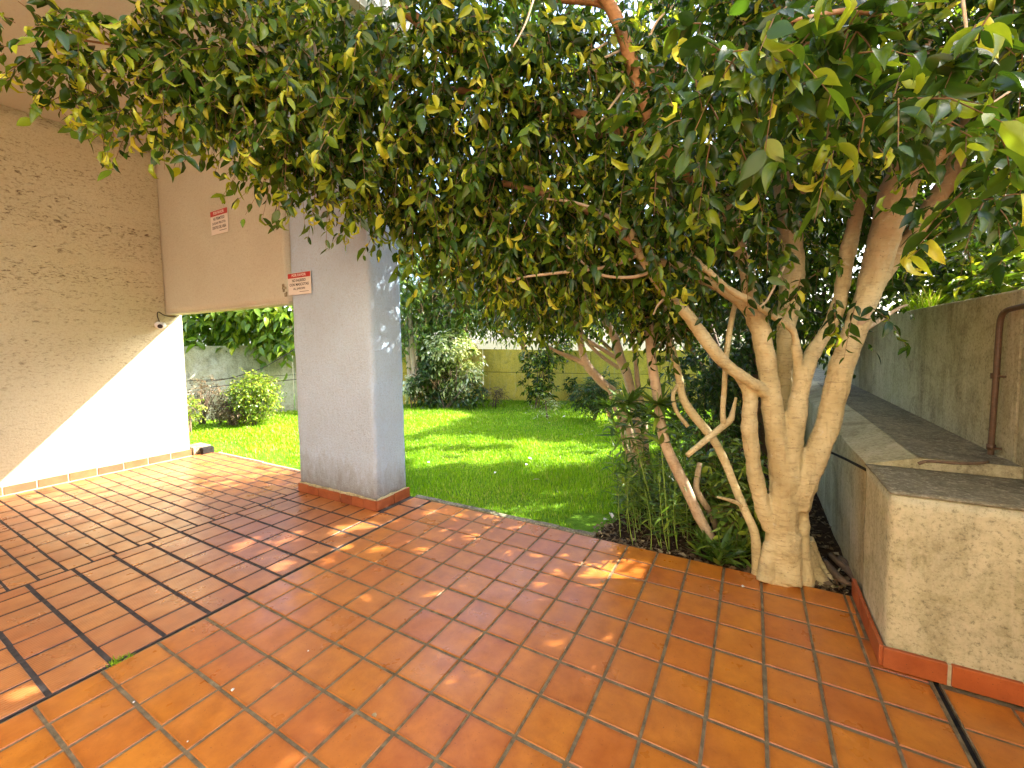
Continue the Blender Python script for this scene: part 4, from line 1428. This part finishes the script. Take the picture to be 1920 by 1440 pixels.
# ------------------------------------------------------------------ shoots and ground plants in the bed
def shoot(label, base, top, n, size, group, tmpl=LANCE, mat=LEAF_OL, tint=(.4, .2), whorl=0, bare=.25, r=.004):
    b = np.array(onz(base[0], base[1], -.02))
    dpt = proj(b)[2]
    tp = at(top[0], top[1], float(dpt) + random.uniform(-.1, .1))
    s = thing("green_shoot", label, "plant", tuple(b), group)
    bend = np.array([random.uniform(-.03, .03), random.uniform(-.03, .03), 0])
    pts = [(*(b + (tp - b) * u + bend * math.sin(math.pi * u)), r * (1 - .6 * u)) for u in np.linspace(0, 1, 5)]
    R_ = catmull(pts, 3)
    MB().tube(R_[:, :3], R_[:, 3].tolist(), 6).build("stem", STALKM, s, True)
    u = np.concatenate([np.linspace(bare, 1, n), RNG.uniform(.9, 1.0, whorl)])
    N = len(u)
    idx = np.clip((u * (len(R_) - 1)).astype(int), 0, len(R_) - 1)
    P = R_[idx, :3]
    th = np.arange(N) * 2.4 + RNG.uniform(0, .5, N)
    ax_ = np.stack([np.cos(th), np.sin(th), RNG.uniform(-.1, .9, N)], 1)
    leaf_cloud("leaves", P, ax_, np.array([0, 0, 1.0]) + RNG.normal(size=(N, 3)) * .2, size * RNG.uniform(.7, 1.25, N), np.clip(RNG.normal(tint[0], tint[1], N), 0, 1), tmpl, RNG.integers(0, len(tmpl), N), mat, s)


G1 = "low green shoots at the bed's edge"
for k in range(34):
    bx = random.uniform(1160, 1300)
    by = 985 + (bx - 1160) * .30 + random.uniform(-30, 30)
    shoot("low yellow-green shoot with narrow leaves in the clump by the lawn corner", (bx, by), (bx + random.uniform(-32, 6), by - random.uniform(70, 200)), 20, .12, G1)
G2 = "tall oleander shoots"
for (lb, b, tpx, n, w) in (
        ("tall shoot with dark narrow leaf rosette in front of the twin stems", (1240, 1000), (1175, 735), 34, 34),
        ("tall shoot bushing out dark leaves between two slim trees", (1255, 1030), (1232, 735), 36, 36),
        ("tall arching shoot with long dark leaves left of the slanting tree", (1220, 985), (1205, 760), 30, 22),
        ("dark-leaved shoot spreading before the slim trees' crossing", (1290, 980), (1270, 770), 28, 26),
        ("leafy dark shoot at the left end of the bed", (1200, 960), (1140, 745), 30, 30)):
    shoot(lb, b, tpx, n, .19, G2, tint=(.3, .2), whorl=w, bare=.70, r=.006)
for (lb, b, tpx) in (("thin bright shoot standing upright right of the slanting tree", (1347, 990), (1342, 858)), ("thin pale shoot leaning beside the slim tree near the fig", (1357, 985), (1364, 900))):
    shoot(lb, b, tpx, 5, .05, None, tint=(.7, .15), r=.004)
shoot("bright small plant with lime leaves in the middle of the bed", (1275, 995), (1272, 955), 14, .09, None, tint=(1, .1), bare=.2)
for k, (bx, by, lb) in enumerate(((1350, 1060, "spiky green tuft at the tile edge below the slanting tree"), (1320, 1040, "small leafy tuft at the tile edge left of the spiky one"), (1385, 1050, "leafy tuft between the spiky tuft and the fig trunk"))):
    q = onz(bx, by, -.02)
    s = thing("leafy_tuft", lb, "plant", tuple(q))
    N = 46
    th = RNG.uniform(0, 6.283, N)
    axx = np.stack([np.cos(th), np.sin(th), RNG.uniform(.3, 2.0, N)], 1)
    leaf_cloud("leaves", np.array(q)[None] + np.stack([np.cos(th) * .02, np.sin(th) * .02, RNG.uniform(0, .12, N)], 1), axx, np.array([0, 0, 1.0]) + RNG.normal(size=(N, 3)) * .3, RNG.uniform(.10, .2, N), np.clip(RNG.normal(.35, .2, N), 0, 1), LANCE, RNG.integers(0, 3, N), LEAF_OL, s)

# leaf litter on the bed
N = 5200
lx = RNG.uniform(-1.2, .48, N)
ly = YE + .02 + RNG.random(N) ** 1.4 * 4.5
k = np.array([x > BED(y) + .05 for x, y in zip(lx, ly)])
lx, ly = lx[k], ly[k]
N = len(lx)
lp = np.stack([lx, ly, [lawn_z(x, y) + .028 for x, y in zip(lx, ly)]], 1)
axx = RNG.normal(size=(N, 3))
axx[:, 2] *= .25
o = leaf_cloud("leaf_litter", lp, axx, np.array([0, 0, 1.0]) + RNG.normal(size=(N, 3)) * .35, RNG.uniform(.02, .065, N), np.clip(RNG.normal(.35, .3, N), 0, 1), MINI + LANCE[:1], RNG.integers(0, 3, N), LEAF_DRY, None)

# ------------------------------------------------------------------ grass
def seg_in(x, y):
    """inside the garden wall line"""
    ok = np.ones(len(x), bool)
    for s in range(4):
        (xa, ya), (xb, yb) = WALL_PTS[s], WALL_PTS[s + 1]
        ok &= ((xb - xa) * (y - ya) - (yb - ya) * (x - xa)) < -.05 * math.hypot(xb - xa, yb - ya)
    return ok


N = 330000
gx_ = RNG.uniform(-10.4, .3, N)
gy_ = YE + .03 + RNG.random(N) * 6.6
dd = np.hypot(gx_ - CAM[0], gy_ - CAM[1])
kp = RNG.random(N) < np.clip((4.6 / dd) ** 1.5, .12, 1)
kp &= seg_in(gx_, gy_)
bedx = np.interp(gy_, np.linspace(1.4, 9, 60), [BED(y) for y in np.linspace(1.4, 9, 60)])
pn = np.array([noise.noise(Vector((x * 2.1, y * 2.1, 4))) for x, y in zip(gx_[::1][:0], gy_[:0])])
wob = .16 * np.sin(gx_ * 5.1 + gy_ * 3.3) + .12 * np.sin(gy_ * 7.7 - gx_ * 2)
kp &= gx_ < bedx + wob + .25 * np.clip(gy_ - 2.6, 0, 3)
# worn strip by the left patio edge and a bare patch at the bed's corner
kp &= ~((gx_ < -4.4) & (gy_ < YE + .34 + wob * .8) & (RNG.random(N) < .82))
kp &= ~(((gx_ + 1.05) ** 2 / .16 + (gy_ - 1.72) ** 2 / .045 < 1) & (RNG.random(N) < .95))
kp &= ~((gx_ > -4.1) & (gx_ < -2.96) & (gy_ < 1.45))
gx_, gy_, dd = gx_[kp], gy_[kp], dd[kp]
N = len(gx_)
gz = -.035 + np.array([0.018 * noise.noise(Vector((x * .7, y * .7, 3))) + 0.012 * noise.noise(Vector((x * 3, y * 3, 1))) for x, y in zip(gx_, gy_)])
hgt = RNG.uniform(.028, .062, N) * (1 + .35 * np.sin(gx_ * 2.3) * np.sin(gy_ * 2.9))
wd = .0022 * np.clip(dd / 3.2, 1, 2.6)
th = RNG.uniform(0, 6.283, N)
lean = RNG.uniform(.1, .75, N)
dirx, diry = np.cos(th), np.sin(th)
b0 = np.stack([gx_, gy_, gz - .004], 1)
sd = np.stack([-diry, dirx, np.zeros(N)], 1) * wd[:, None]
m1 = b0 + np.stack([dirx * lean * .35, diry * lean * .35, np.full(N, .6)], 1) * hgt[:, None]
tp = b0 + np.stack([dirx * lean, diry * lean, 1 - .25 * lean], 1) * hgt[:, None]
V = np.stack([b0 - sd, b0 + sd, m1 + sd * .8, m1 - sd * .8, tp], 1).reshape(-1, 3)
T = np.array([(0, 1, 2), (0, 2, 3), (3, 2, 4)])[None] + (np.arange(N) * 5)[:, None, None]
patch = .5 + .25 * np.sin(gx_ * 3.1 + 1.3 * np.sin(gy_ * 2)) * np.sin(gy_ * 2.7)
gt = np.clip(RNG.normal(.5, .22, N) + (patch - .5) * .7, 0, 1)
dry = RNG.random(N) < .05
gt[dry] = 1
me = fill_mesh("grass", V, T.reshape(-1, 3), np.repeat(gt, 5), GRASSM)
o = bpy.data.objects.new("grass", me)
link(o)
tag(o, kind="stuff")

# pale petals on the lawn and bits on the patio
pm = fill_mesh("fallen_petal", *leaf_template(.3, .5, .6), None, PETAL)
for (px, py) in ((805, 868), (845, 840), (985, 872), (985, 775), (1030, 793), (1112, 808), (1093, 815), (1060, 780), (990, 858), (1145, 962), (1132, 975), (880, 810), (1000, 900), (930, 885)):
    q = onz(px, py, .012)
    o = bpy.data.objects.new("fallen_petal", pm)
    s = random.uniform(.05, .085)
    o.scale = (s, s, s)
    o.rotation_euler = (random.uniform(-.4, .4), random.uniform(-.4, .2), random.uniform(0, 6.28))
    o.location = q
    link(o)
    tag(o, "pale fallen petal lying on the shaded lawn", "petal", "pale petals fallen on the lawn")
mb = None
for (nm, lb, cat, px, py, r, mt) in (
        ("pebble", "round white pebble stuck in the joint between tiles near the front", "pebble", 436, 1293, .007, PETAL),
        ("pebble", "tiny cream chip lying on a tile left of the white pebble", "pebble", 251, 1316, .0045, PETAL),
        ("pebble", "tiny cream chip on a tile in front of the dark joint", "pebble", 578, 1220, .004, PETAL),
        ("pebble", "tiny pale chip at the front tiles below the white pebble", "pebble", 352, 1390, .0035, PETAL)):
    bm = bmesh.new()
    bmesh.ops.create_icosphere(bm, subdivisions=2, radius=r)
    for v_ in bm.verts:
        v_.co *= 1 + .25 * noise.noise(v_.co * 150 + Vector((px, 0, 0)))
        v_.co.z *= .6
    me = bpy.data.meshes.new(nm)
    bm.to_mesh(me)
    bm.free()
    me.materials.append(mt)
    o = bpy.data.objects.new(nm, me)
    q = onz(px, py, .004)
    o.location = q
    link(o)
    tag(o, lb, cat)
for k, (px, py, lb) in enumerate(((1391, 1101, "small pale leaf on the tiles before the fig trunk"), (1130, 1093, "small curled leaf at the dappled tile edge"), (705, 1345, "tiny brown leaf bit in the joint of the front tiles"))):
    q = onz(px, py, .004)
    o = bpy.data.objects.new("fallen_leaf", fill_mesh("fallen_leaf", *leaf_template(.28, .5, .8), np.full(11, .9), LEAF_DRY if k else PETAL))
    o.scale = (.035,) * 3
    o.rotation_euler = (.1, -.2, 1.0 + k)
    o.location = q
    link(o)
    tag(o, lb, "leaf")
q = onz(222, 1241, -.004)
wd_ = thing("weed_tuft", "small green weed growing in the dark joint between tiles", "weed", tuple(q))
N = 60
th = RNG.uniform(0, 6.283, N)
axx = np.stack([np.cos(th), np.sin(th), RNG.uniform(.4, 2.2, N)], 1)
leaf_cloud("leaves", np.array(q)[None] + np.stack([RNG.normal(0, .012, N), RNG.normal(0, .022, N), np.zeros(N)], 1), axx, RNG.normal(size=(N, 3)), RNG.uniform(.012, .032, N), np.clip(RNG.normal(.55, .2, N), 0, 1), LANCE, RNG.integers(0, 3, N), GRASSM, wd_)

# ------------------------------------------------------------------ background trees and shrubs
def tree(name, label, loc, trunk, clumps, n, per, size, mat, tmpl, tint, group=None, bark=BARK_DARK, droop=.45, length=.3, cat="tree", sunf=True, twig=.004, filt=None):
    r = thing(name, label, cat, loc, group)
    for k, p in enumerate(trunk):
        wood("trunk" if k == 0 else "branch", [p], bark, r, sub=4, sides=9)
    bush(r, clumps, n, per, size, mat, tmpl, tint, droop, length, sunfilter=sunf, twig=twig, filt=filt)
    return r


GB = "trees round the lawn"
# hedge-like row along the right wall, whose crown shades the lawn
tree("evergreen_tree", "dark evergreen behind the fig trunk along the right wall", (.1, 4.6, 0),
     [[(.1, 4.6, -.1, .07), (0, 4.6, .9, .06), (-.1, 4.7, 1.8, .05), (-.2, 4.8, 3, .03)], [(.1, 4.6, .3, .04), (-.4, 4.5, 1.2, .035), (-.7, 4.6, 2.2, .02)], [(.15, 4.65, .3, .04), (.5, 4.5, 1.2, .03), (.7, 4.6, 2.2, .02)]],
     [(-.3, 4.6, 2.5, .9, .7, .8), (.4, 4.8, 2.4, .7, .6, .9), (-.6, 5.2, 3.4, .9, .8, .8), (.4, 5.0, 3.6, .9, .8, .8), (.2, 4.9, 1.6, .6, .5, .5)], 1700, 8, .10, LEAF_DK, BROAD, (.3, .2), GB)
tree("evergreen_tree", "dark evergreen in the far right corner behind the slim trees", (-.6, 6.6, 0),
     [[(-.6, 6.6, -.1, .09), (-.65, 6.6, 1.0, .08), (-.8, 6.7, 2.2, .06), (-.9, 6.8, 3.4, .03)], [(-.6, 6.6, .5, .05), (-1.1, 6.5, 1.5, .04), (-1.5, 6.5, 2.6, .02)], [(-.55, 6.65, .5, .05), (0, 6.6, 1.5, .04), (.2, 6.7, 2.6, .02)]],
     [(-1.0, 6.6, 2.4, 1.0, .9, .8), (-.1, 6.8, 2.6, 1.0, .8, 1.0), (-1.2, 7.0, 3.4, 1.1, .9, .8), (0, 6.8, 3.8, 1.2, 1.0, .9), (-.3, 7.0, 1.5, .8, .5, .6)], 2000, 8, .11, LEAF_DK, BROAD, (.3, .2), GB)
tree("evergreen_tree", "olive-green tree hanging over the garden wall behind the lawn's middle", (-3.0, 8.6, 0),
     [[(-3.0, 8.6, -.1, .1), (-3.0, 8.6, 1.3, .09), (-3.1, 8.5, 2.6, .06), (-3.2, 8.5, 3.8, .03)], [(-3, 8.6, 1.1, .05), (-3.8, 8.3, 1.9, .04), (-4.4, 8.1, 2.5, .02)]],
     [(-3.2, 8.3, 2.3, 1.2, .8, .7), (-4.5, 8.0, 2.4, 1.0, .8, .6), (-2.0, 8.2, 2.4, 1.1, .8, .8), (-3.6, 8.3, 3.4, 1.6, 1.0, .9), (-2.1, 8.5, 3.8, 1.5, 1.0, 1.0), (-4.2, 7.7, 1.7, .5, .4, .4)], 3400, 8, .11, LEAF, FIG_T[:3], (.42, .2), GB)
tree("evergreen_tree", "tree with feathery green crown hanging left of the lawn's far end", (-5.6, 8.6, 0),
     [[(-5.6, 8.6, -.1, .1), (-5.6, 8.6, 1.3, .08), (-5.7, 8.5, 2.6, .06), (-5.8, 8.4, 3.8, .03)], [(-5.6, 8.6, 1.3, .05), (-6.2, 8.2, 2.1, .03)]],
     [(-5.7, 8.0, 2.3, 1.0, .8, .6), (-6.6, 7.8, 2.6, 1.0, .7, .7), (-5.2, 8.2, 3.3, 1.3, 1.0, .9), (-6.8, 8.3, 3.8, 1.5, 1.0, .9), (-7.6, 7.4, 2.6, 1.0, .7, .8)], 3200, 8, .13, LEAF, LANCE + FIG_T[:1], (.4, .2), GB)
tree("evergreen_tree", "grey-green multi-stemmed tree beside the column at the lawn's far left", tuple(onz(782, 748)),
     [path_pts([(783, 752, 9.8, 9), (780, 715, 9.8, 7), (775, 680, 9.8, 6), (772, 640, 9.8, 5), (768, 590, 9.8, 4)]), path_pts([(778, 752, 9.8, 6), (768, 700, 9.8, 5), (764, 650, 9.8, 4)]), path_pts([(786, 745, 9.8, 5), (785, 690, 9.8, 3.5), (778, 650, 9.8, 3), (790, 610, 9.8, 3)])],
     clump_px([(775, 590, 9.8, .6, .6, .55), (830, 570, 9.9, .7, .6, .5), (780, 520, 9.8, .75, .6, .6), (860, 520, 10, .8, .6, .6), (800, 450, 10, 1.0, .7, .7), (890, 590, 10, .6, .5, .4), (760, 630, 10.2, .6, .5, .4), (840, 630, 10.2, .7, .5, .4)]), 2400, 8, .12, LEAF_OL, LANCE + MINI, (.4, .22), GB, bark=BARK_PINK)
tree("big_leaf_tree", "broad-leaved tree showing sunlit leaves under the porch beam", (-10.0, 6.2, 0),
     [[(-10.0, 6.2, -.1, .1), (-10, 6.2, 1.4, .09), (-9.8, 6.0, 2.4, .05), (-9.3, 5.6, 3.0, .03)]],
     clump_px([(355, 605, 8.8, .4, .4, .25), (400, 610, 8.9, .45, .4, .28), (450, 600, 9, .5, .4, .35), (500, 610, 9, .4, .4, .33), (535, 605, 8.9, .4, .4, .35), (430, 560, 9, 1.2, .8, .4), (520, 560, 9, .8, .6, .4), (420, 645, 8.8, .12, .1, .10), (520, 640, 8.8, .22, .2, .12), (360, 635, 8.8, .2, .2, .12)]), 620, 7, .20, LEAF_BR, BROAD, (.42, .3), GB, bark=BARK_DARK, sunf=False, length=.35)

GS = "shrubs along the garden wall"


def shrub(label, clumps, n, per, size, mat, tmpl, tint, loc=None, droop=.3, length=.2, stems=3, twig=.003, group=GS, name="shrub", sunf=True):
    c = clumps[0]
    loc = loc or (c[0], c[1], -.03)
    r = thing(name, label, "shrub", tuple(loc), group)
    for k in range(stems):
        q = random.choice(clumps)
        b = (loc[0] + random.uniform(-.06, .06), loc[1] + random.uniform(-.06, .06), -.05)
        e = (q[0] + random.uniform(-.4, .4) * q[3], q[1] + random.uniform(-.4, .4) * q[4], q[2] + .3 * q[5])
        m_ = tuple((u + w) / 2 + random.uniform(-.05, .05) for u, w in zip(b, e))
        wood("stem", [[(*b, .016), (*m_, .012), (*e, .005)]], BARK_DARK, r, sub=3, sides=6)
    bush(r, clumps, n, per, size, mat, tmpl, tint, droop, length, name="foliage", sunfilter=sunf, twig=twig)
    return r


shrub("shrub with bright white and lime leaves at the left of the lawn's end", clump_px([(850, 690, 9.6, .42, .35, .5), (835, 650, 9.6, .4, .35, .3), (880, 660, 9.6, .4, .3, .3), (870, 700, 9.5, .35, .3, .3)]), 900, 8, .11, LEAF_VAR, BROAD + LANCE, (.68, .25))
shrub("dark green fern-like shrub low before the bright white-leaved one", clump_px([(830, 735, 9.3, .55, .4, .24), (870, 730, 9.3, .45, .35, .26), (800, 728, 9.4, .35, .3, .3), (815, 690, 9.7, .4, .3, .5)]), 1100, 8, .11, LEAF_DK, LANCE + BROAD, (.35, .25))
shrub("small white-flowering plant at the foot of the multi-stemmed tree", clump_px([(776, 722, 9.5, .16, .15, .16)]), 60, 8, .08, LEAF_VAR, BROAD, (.95, .1), stems=2)
shrub("low brown tuft against the yellow wall", clump_px([(928, 738, 9.6, .18, .15, .14)]), 40, 8, .08, LEAF_DRY, LANCE, (.3, .2), stems=2)
shrub("climbing plant covering the yellow wall in a dark column", clump_px([(1005, 700, 9.3, .3, .18, .5), (1010, 660, 9.2, .4, .2, .3), (1020, 735, 9.2, .25, .2, .2), (990, 650, 9.3, .4, .2, .25), (1035, 650, 9.2, .3, .2, .3)]), 420, 8, .09, LEAF, FIG_T[:2], (.35, .28), stems=4)
shrub("dark spiky bush near the right end of the lawn", clump_px([(1112, 742, 7.8, .3, .28, .22), (1128, 725, 7.8, .25, .2, .2)]), 260, 8, .11, LEAF_DK, LANCE, (.4, .2))
shrub("round yellow-green clipped bush before the mouldy wall", clump_px([(478, 738, 7.9, .33, .33, .34), (470, 725, 7.9, .24, .24, .24), (492, 755, 7.9, .26, .26, .26)]), 520, 8, .055, LEAF_BR, MINI, (.5, .3), sunf=False)
shrub("dry twiggy bush left of the round clipped bush", clump_px([(375, 742, 8.0, .35, .3, .3), (400, 735, 8.0, .28, .25, .25)]), 90, 6, .045, LEAF_DRY, MINI, (.6, .3), stems=8, sunf=False)
shrub("small lime bush just past the sunlit porch wall end", clump_px([(352, 765, 7.2, .12, .12, .15)]), 80, 7, .06, LEAF_BR, MINI + LANCE, (.7, .25), stems=2, sunf=False)
shrub("thin-leaved grey shrub lying low on the lawn's far edge", clump_px([(1025, 758, 8.0, .22, .2, .07)]), 40, 7, .07, LEAF_VAR, LANCE, (.6, .2), stems=2)
for (lb, px, py, d, rr) in (("dark thicket of stems behind the slim trees", 1320, 760, 5.2, .45), ("leafy thicket between the fig trunk and the far corner", 1370, 700, 5.6, .5)):
    shrub(lb, clump_px([(px, py, d, rr, rr * .7, .35), (px - 30, py - 60, d, rr, rr * .7, .4), (px + 20, py + 50, d, rr * .8, rr * .5, .25)]), 420, 8, .09, LEAF_DK, BROAD + LANCE, (.35, .25), stems=12, group="thickets behind the slim trees", name="thicket")

shrub("dark brown withered mound of twigs beside the round clipped bush", clump_px([(432, 768, 7.9, .34, .28, .16), (448, 760, 7.9, .22, .2, .2)]), 220, 7, .05, LEAF_DRY, MINI, (.12, .12), stems=6, sunf=False)
GU = "leafy undergrowth between the stems"
for (lb, px, py, d, rr) in (("leafy green undergrowth right behind the slanting slim tree", 1310, 905, 3.5, .2), ("leafy green undergrowth between the slim tree and the fig trunk", 1375, 880, 3.4, .17),
                            ("leafy green undergrowth at the feet of the twin pinkish stems", 1225, 890, 3.9, .2), ("leafy green undergrowth before the far thicket", 1330, 830, 4.4, .26), ("low green undergrowth beside the fig trunk's left stem", 1395, 960, 3.0, .1)):
    shrub(lb, clump_px([(px, py, d, rr, rr, rr * .8), (px + 15, py + 35, d, rr * .8, rr * .8, rr * .5)]), 130, 7, .085, LEAF_OL, LANCE + BROAD, (.5, .25), stems=4, group=GU, name="undergrowth_shrub")

# pot plant by the yellow wall
q = onz(1073, 752)
pot = thing("potted_plant", "thin plant in a small dark pot against the yellow wall", "plant", tuple(q))
mb = MB()
prof_ = [(.0, .055), (.12, .075), (.13, .085), (.15, .085), (.15, .07), (.13, .07)]
for (z_, r_), (z2, r2) in zip(prof_[:-1], prof_[1:]):
    mb.tube([(q[0], q[1], z_), (q[0], q[1], z2 + 1e-4)], [r_, r2], 14, cap=(z_ == 0))
mb.build("pot", BLACK, pot, True)
MB().tube([(q[0], q[1], .12), (q[0] + .01, q[1], .3), (q[0] - .01, q[1], .52)], [.008, .007, .004], 6).build("stem", BARK_DARK, pot)
bush(pot, [(q[0], q[1], .42, .14, .12, .16), (q[0], q[1], .28, .08, .08, .1)], 36, 6, .08, LEAF_DK, BROAD, (.5, .25), name="foliage", sunfilter=False, length=.1)

# beyond the right wall: sunlit greenery and a house
GR = "sunlit shrubs beyond the right wall"
shrub("yellow-green sunlit shrub over the wall right of the fig trunk", [(2.2, 3.9, 1.9, .7, .7, .6), (2.0, 3.2, 1.75, .6, .6, .4), (2.6, 3.0, 2.0, .7, .6, .5), (2.4, 4.6, 2.2, .8, .7, .7)], 1300, 8, .085, LEAF_BR, BROAD, (.55, .3), sunf=False, group=GR, length=.25)
shrub("lime shrub with long leaves above the wall near the pipe", [(2.3, 2.3, 1.75, .55, .5, .42), (2.0, 2.6, 1.7, .4, .4, .3), (2.9, 2.4, 1.7, .6, .5, .4)], 900, 8, .10, LEAF_BR, BROAD + LANCE, (.7, .25), sunf=False, group=GR, length=.22)
shrub("dark shaded shrub close behind the fig trunk above the wall", [(1.75, 4.6, 1.8, .5, .6, .5), (1.7, 5.4, 2.0, .6, .7, .7), (1.8, 4.4, 2.6, .6, .7, .5)], 620, 8, .08, LEAF_DK, BROAD, (.4, .25), sunf=False, group=GR, length=.22)
shrub("tall bright tree-like shrub at the far right beyond the wall", [(4.4, 3.8, 2.6, 1.1, 1.0, .8), (3.6, 5.0, 2.9, 1.2, 1.2, 1.0), (5.2, 2.6, 2.2, .8, .8, .5), (3.4, 6.4, 3.2, 1.3, 1.2, 1.2), (2.4, 6.2, 2.6, .9, .9, .9)], 2200, 8, .12, LEAF_BR, BROAD, (.5, .3), sunf=True, group=GR, length=.3, stems=5)
for k, (px, py, lb) in enumerate(((1705, 572, "tuft of dry grass on top of the right wall behind the fig"), (1738, 560, "taller grass tuft on the wall top among lime leaves"))):
    q = onx(px, py + 12, XR + .09)
    s = thing("grass_tuft", lb, "grass", (XR + .09, q[1], 1.69))
    N = 70
    th = RNG.uniform(0, 6.283, N)
    axx = np.stack([np.cos(th) * .5, np.sin(th) * .8, RNG.uniform(.6, 2.4, N)], 1)
    leaf_cloud("blades", np.array([XR + .09, q[1], 1.685])[None] + np.stack([RNG.normal(0, .02, N), RNG.normal(0, .06, N), np.zeros(N)], 1), axx, RNG.normal(size=(N, 3)), RNG.uniform(.08, .24, N), np.clip(RNG.normal(.75, .2, N), 0, 1), [leaf_template(.025, .3, .8)], np.zeros(N, int), GRASSM, s)

hq = at(1893, 490, 7.0)
house = thing("house", "pale-roofed neighbouring house beyond the right wall", "house", (hq[0] + 1.5, hq[1], 0))
hx, hy, hz = hq
MB().box((hx - .2, hy - 2.0, -.1), (hx + 4.0, hy + 1.2, hz - .16)).build("wall", HOUSEW, house)
mb = MB()
mb.add([(hx - .45, hy - 2.3, hz - .16), (hx + 4.3, hy - 2.3, hz - .16), (hx + 4.3, hy + 1.4, hz - .16), (hx - .45, hy + 1.4, hz - .16), (hx + .6, hy - .4, hz + .28), (hx + 3.2, hy - .4, hz + .28)],
       [(0, 1, 5, 4), (2, 3, 4, 5), (1, 2, 5), (3, 0, 4), (3, 2, 1, 0)])
mb.build("roof", ROOFW, house)
wf = MB().box((hx - .225, hy - 1.2, hz - 1.0), (hx - .2, hy - .4, hz - .35)).build("window", ROOFW, house)
pn_ = MB().box((hx - .232, hy - 1.14, hz - .94), (hx - .226, hy - .46, hz - .41)).build("pane", GLASSM, wf)
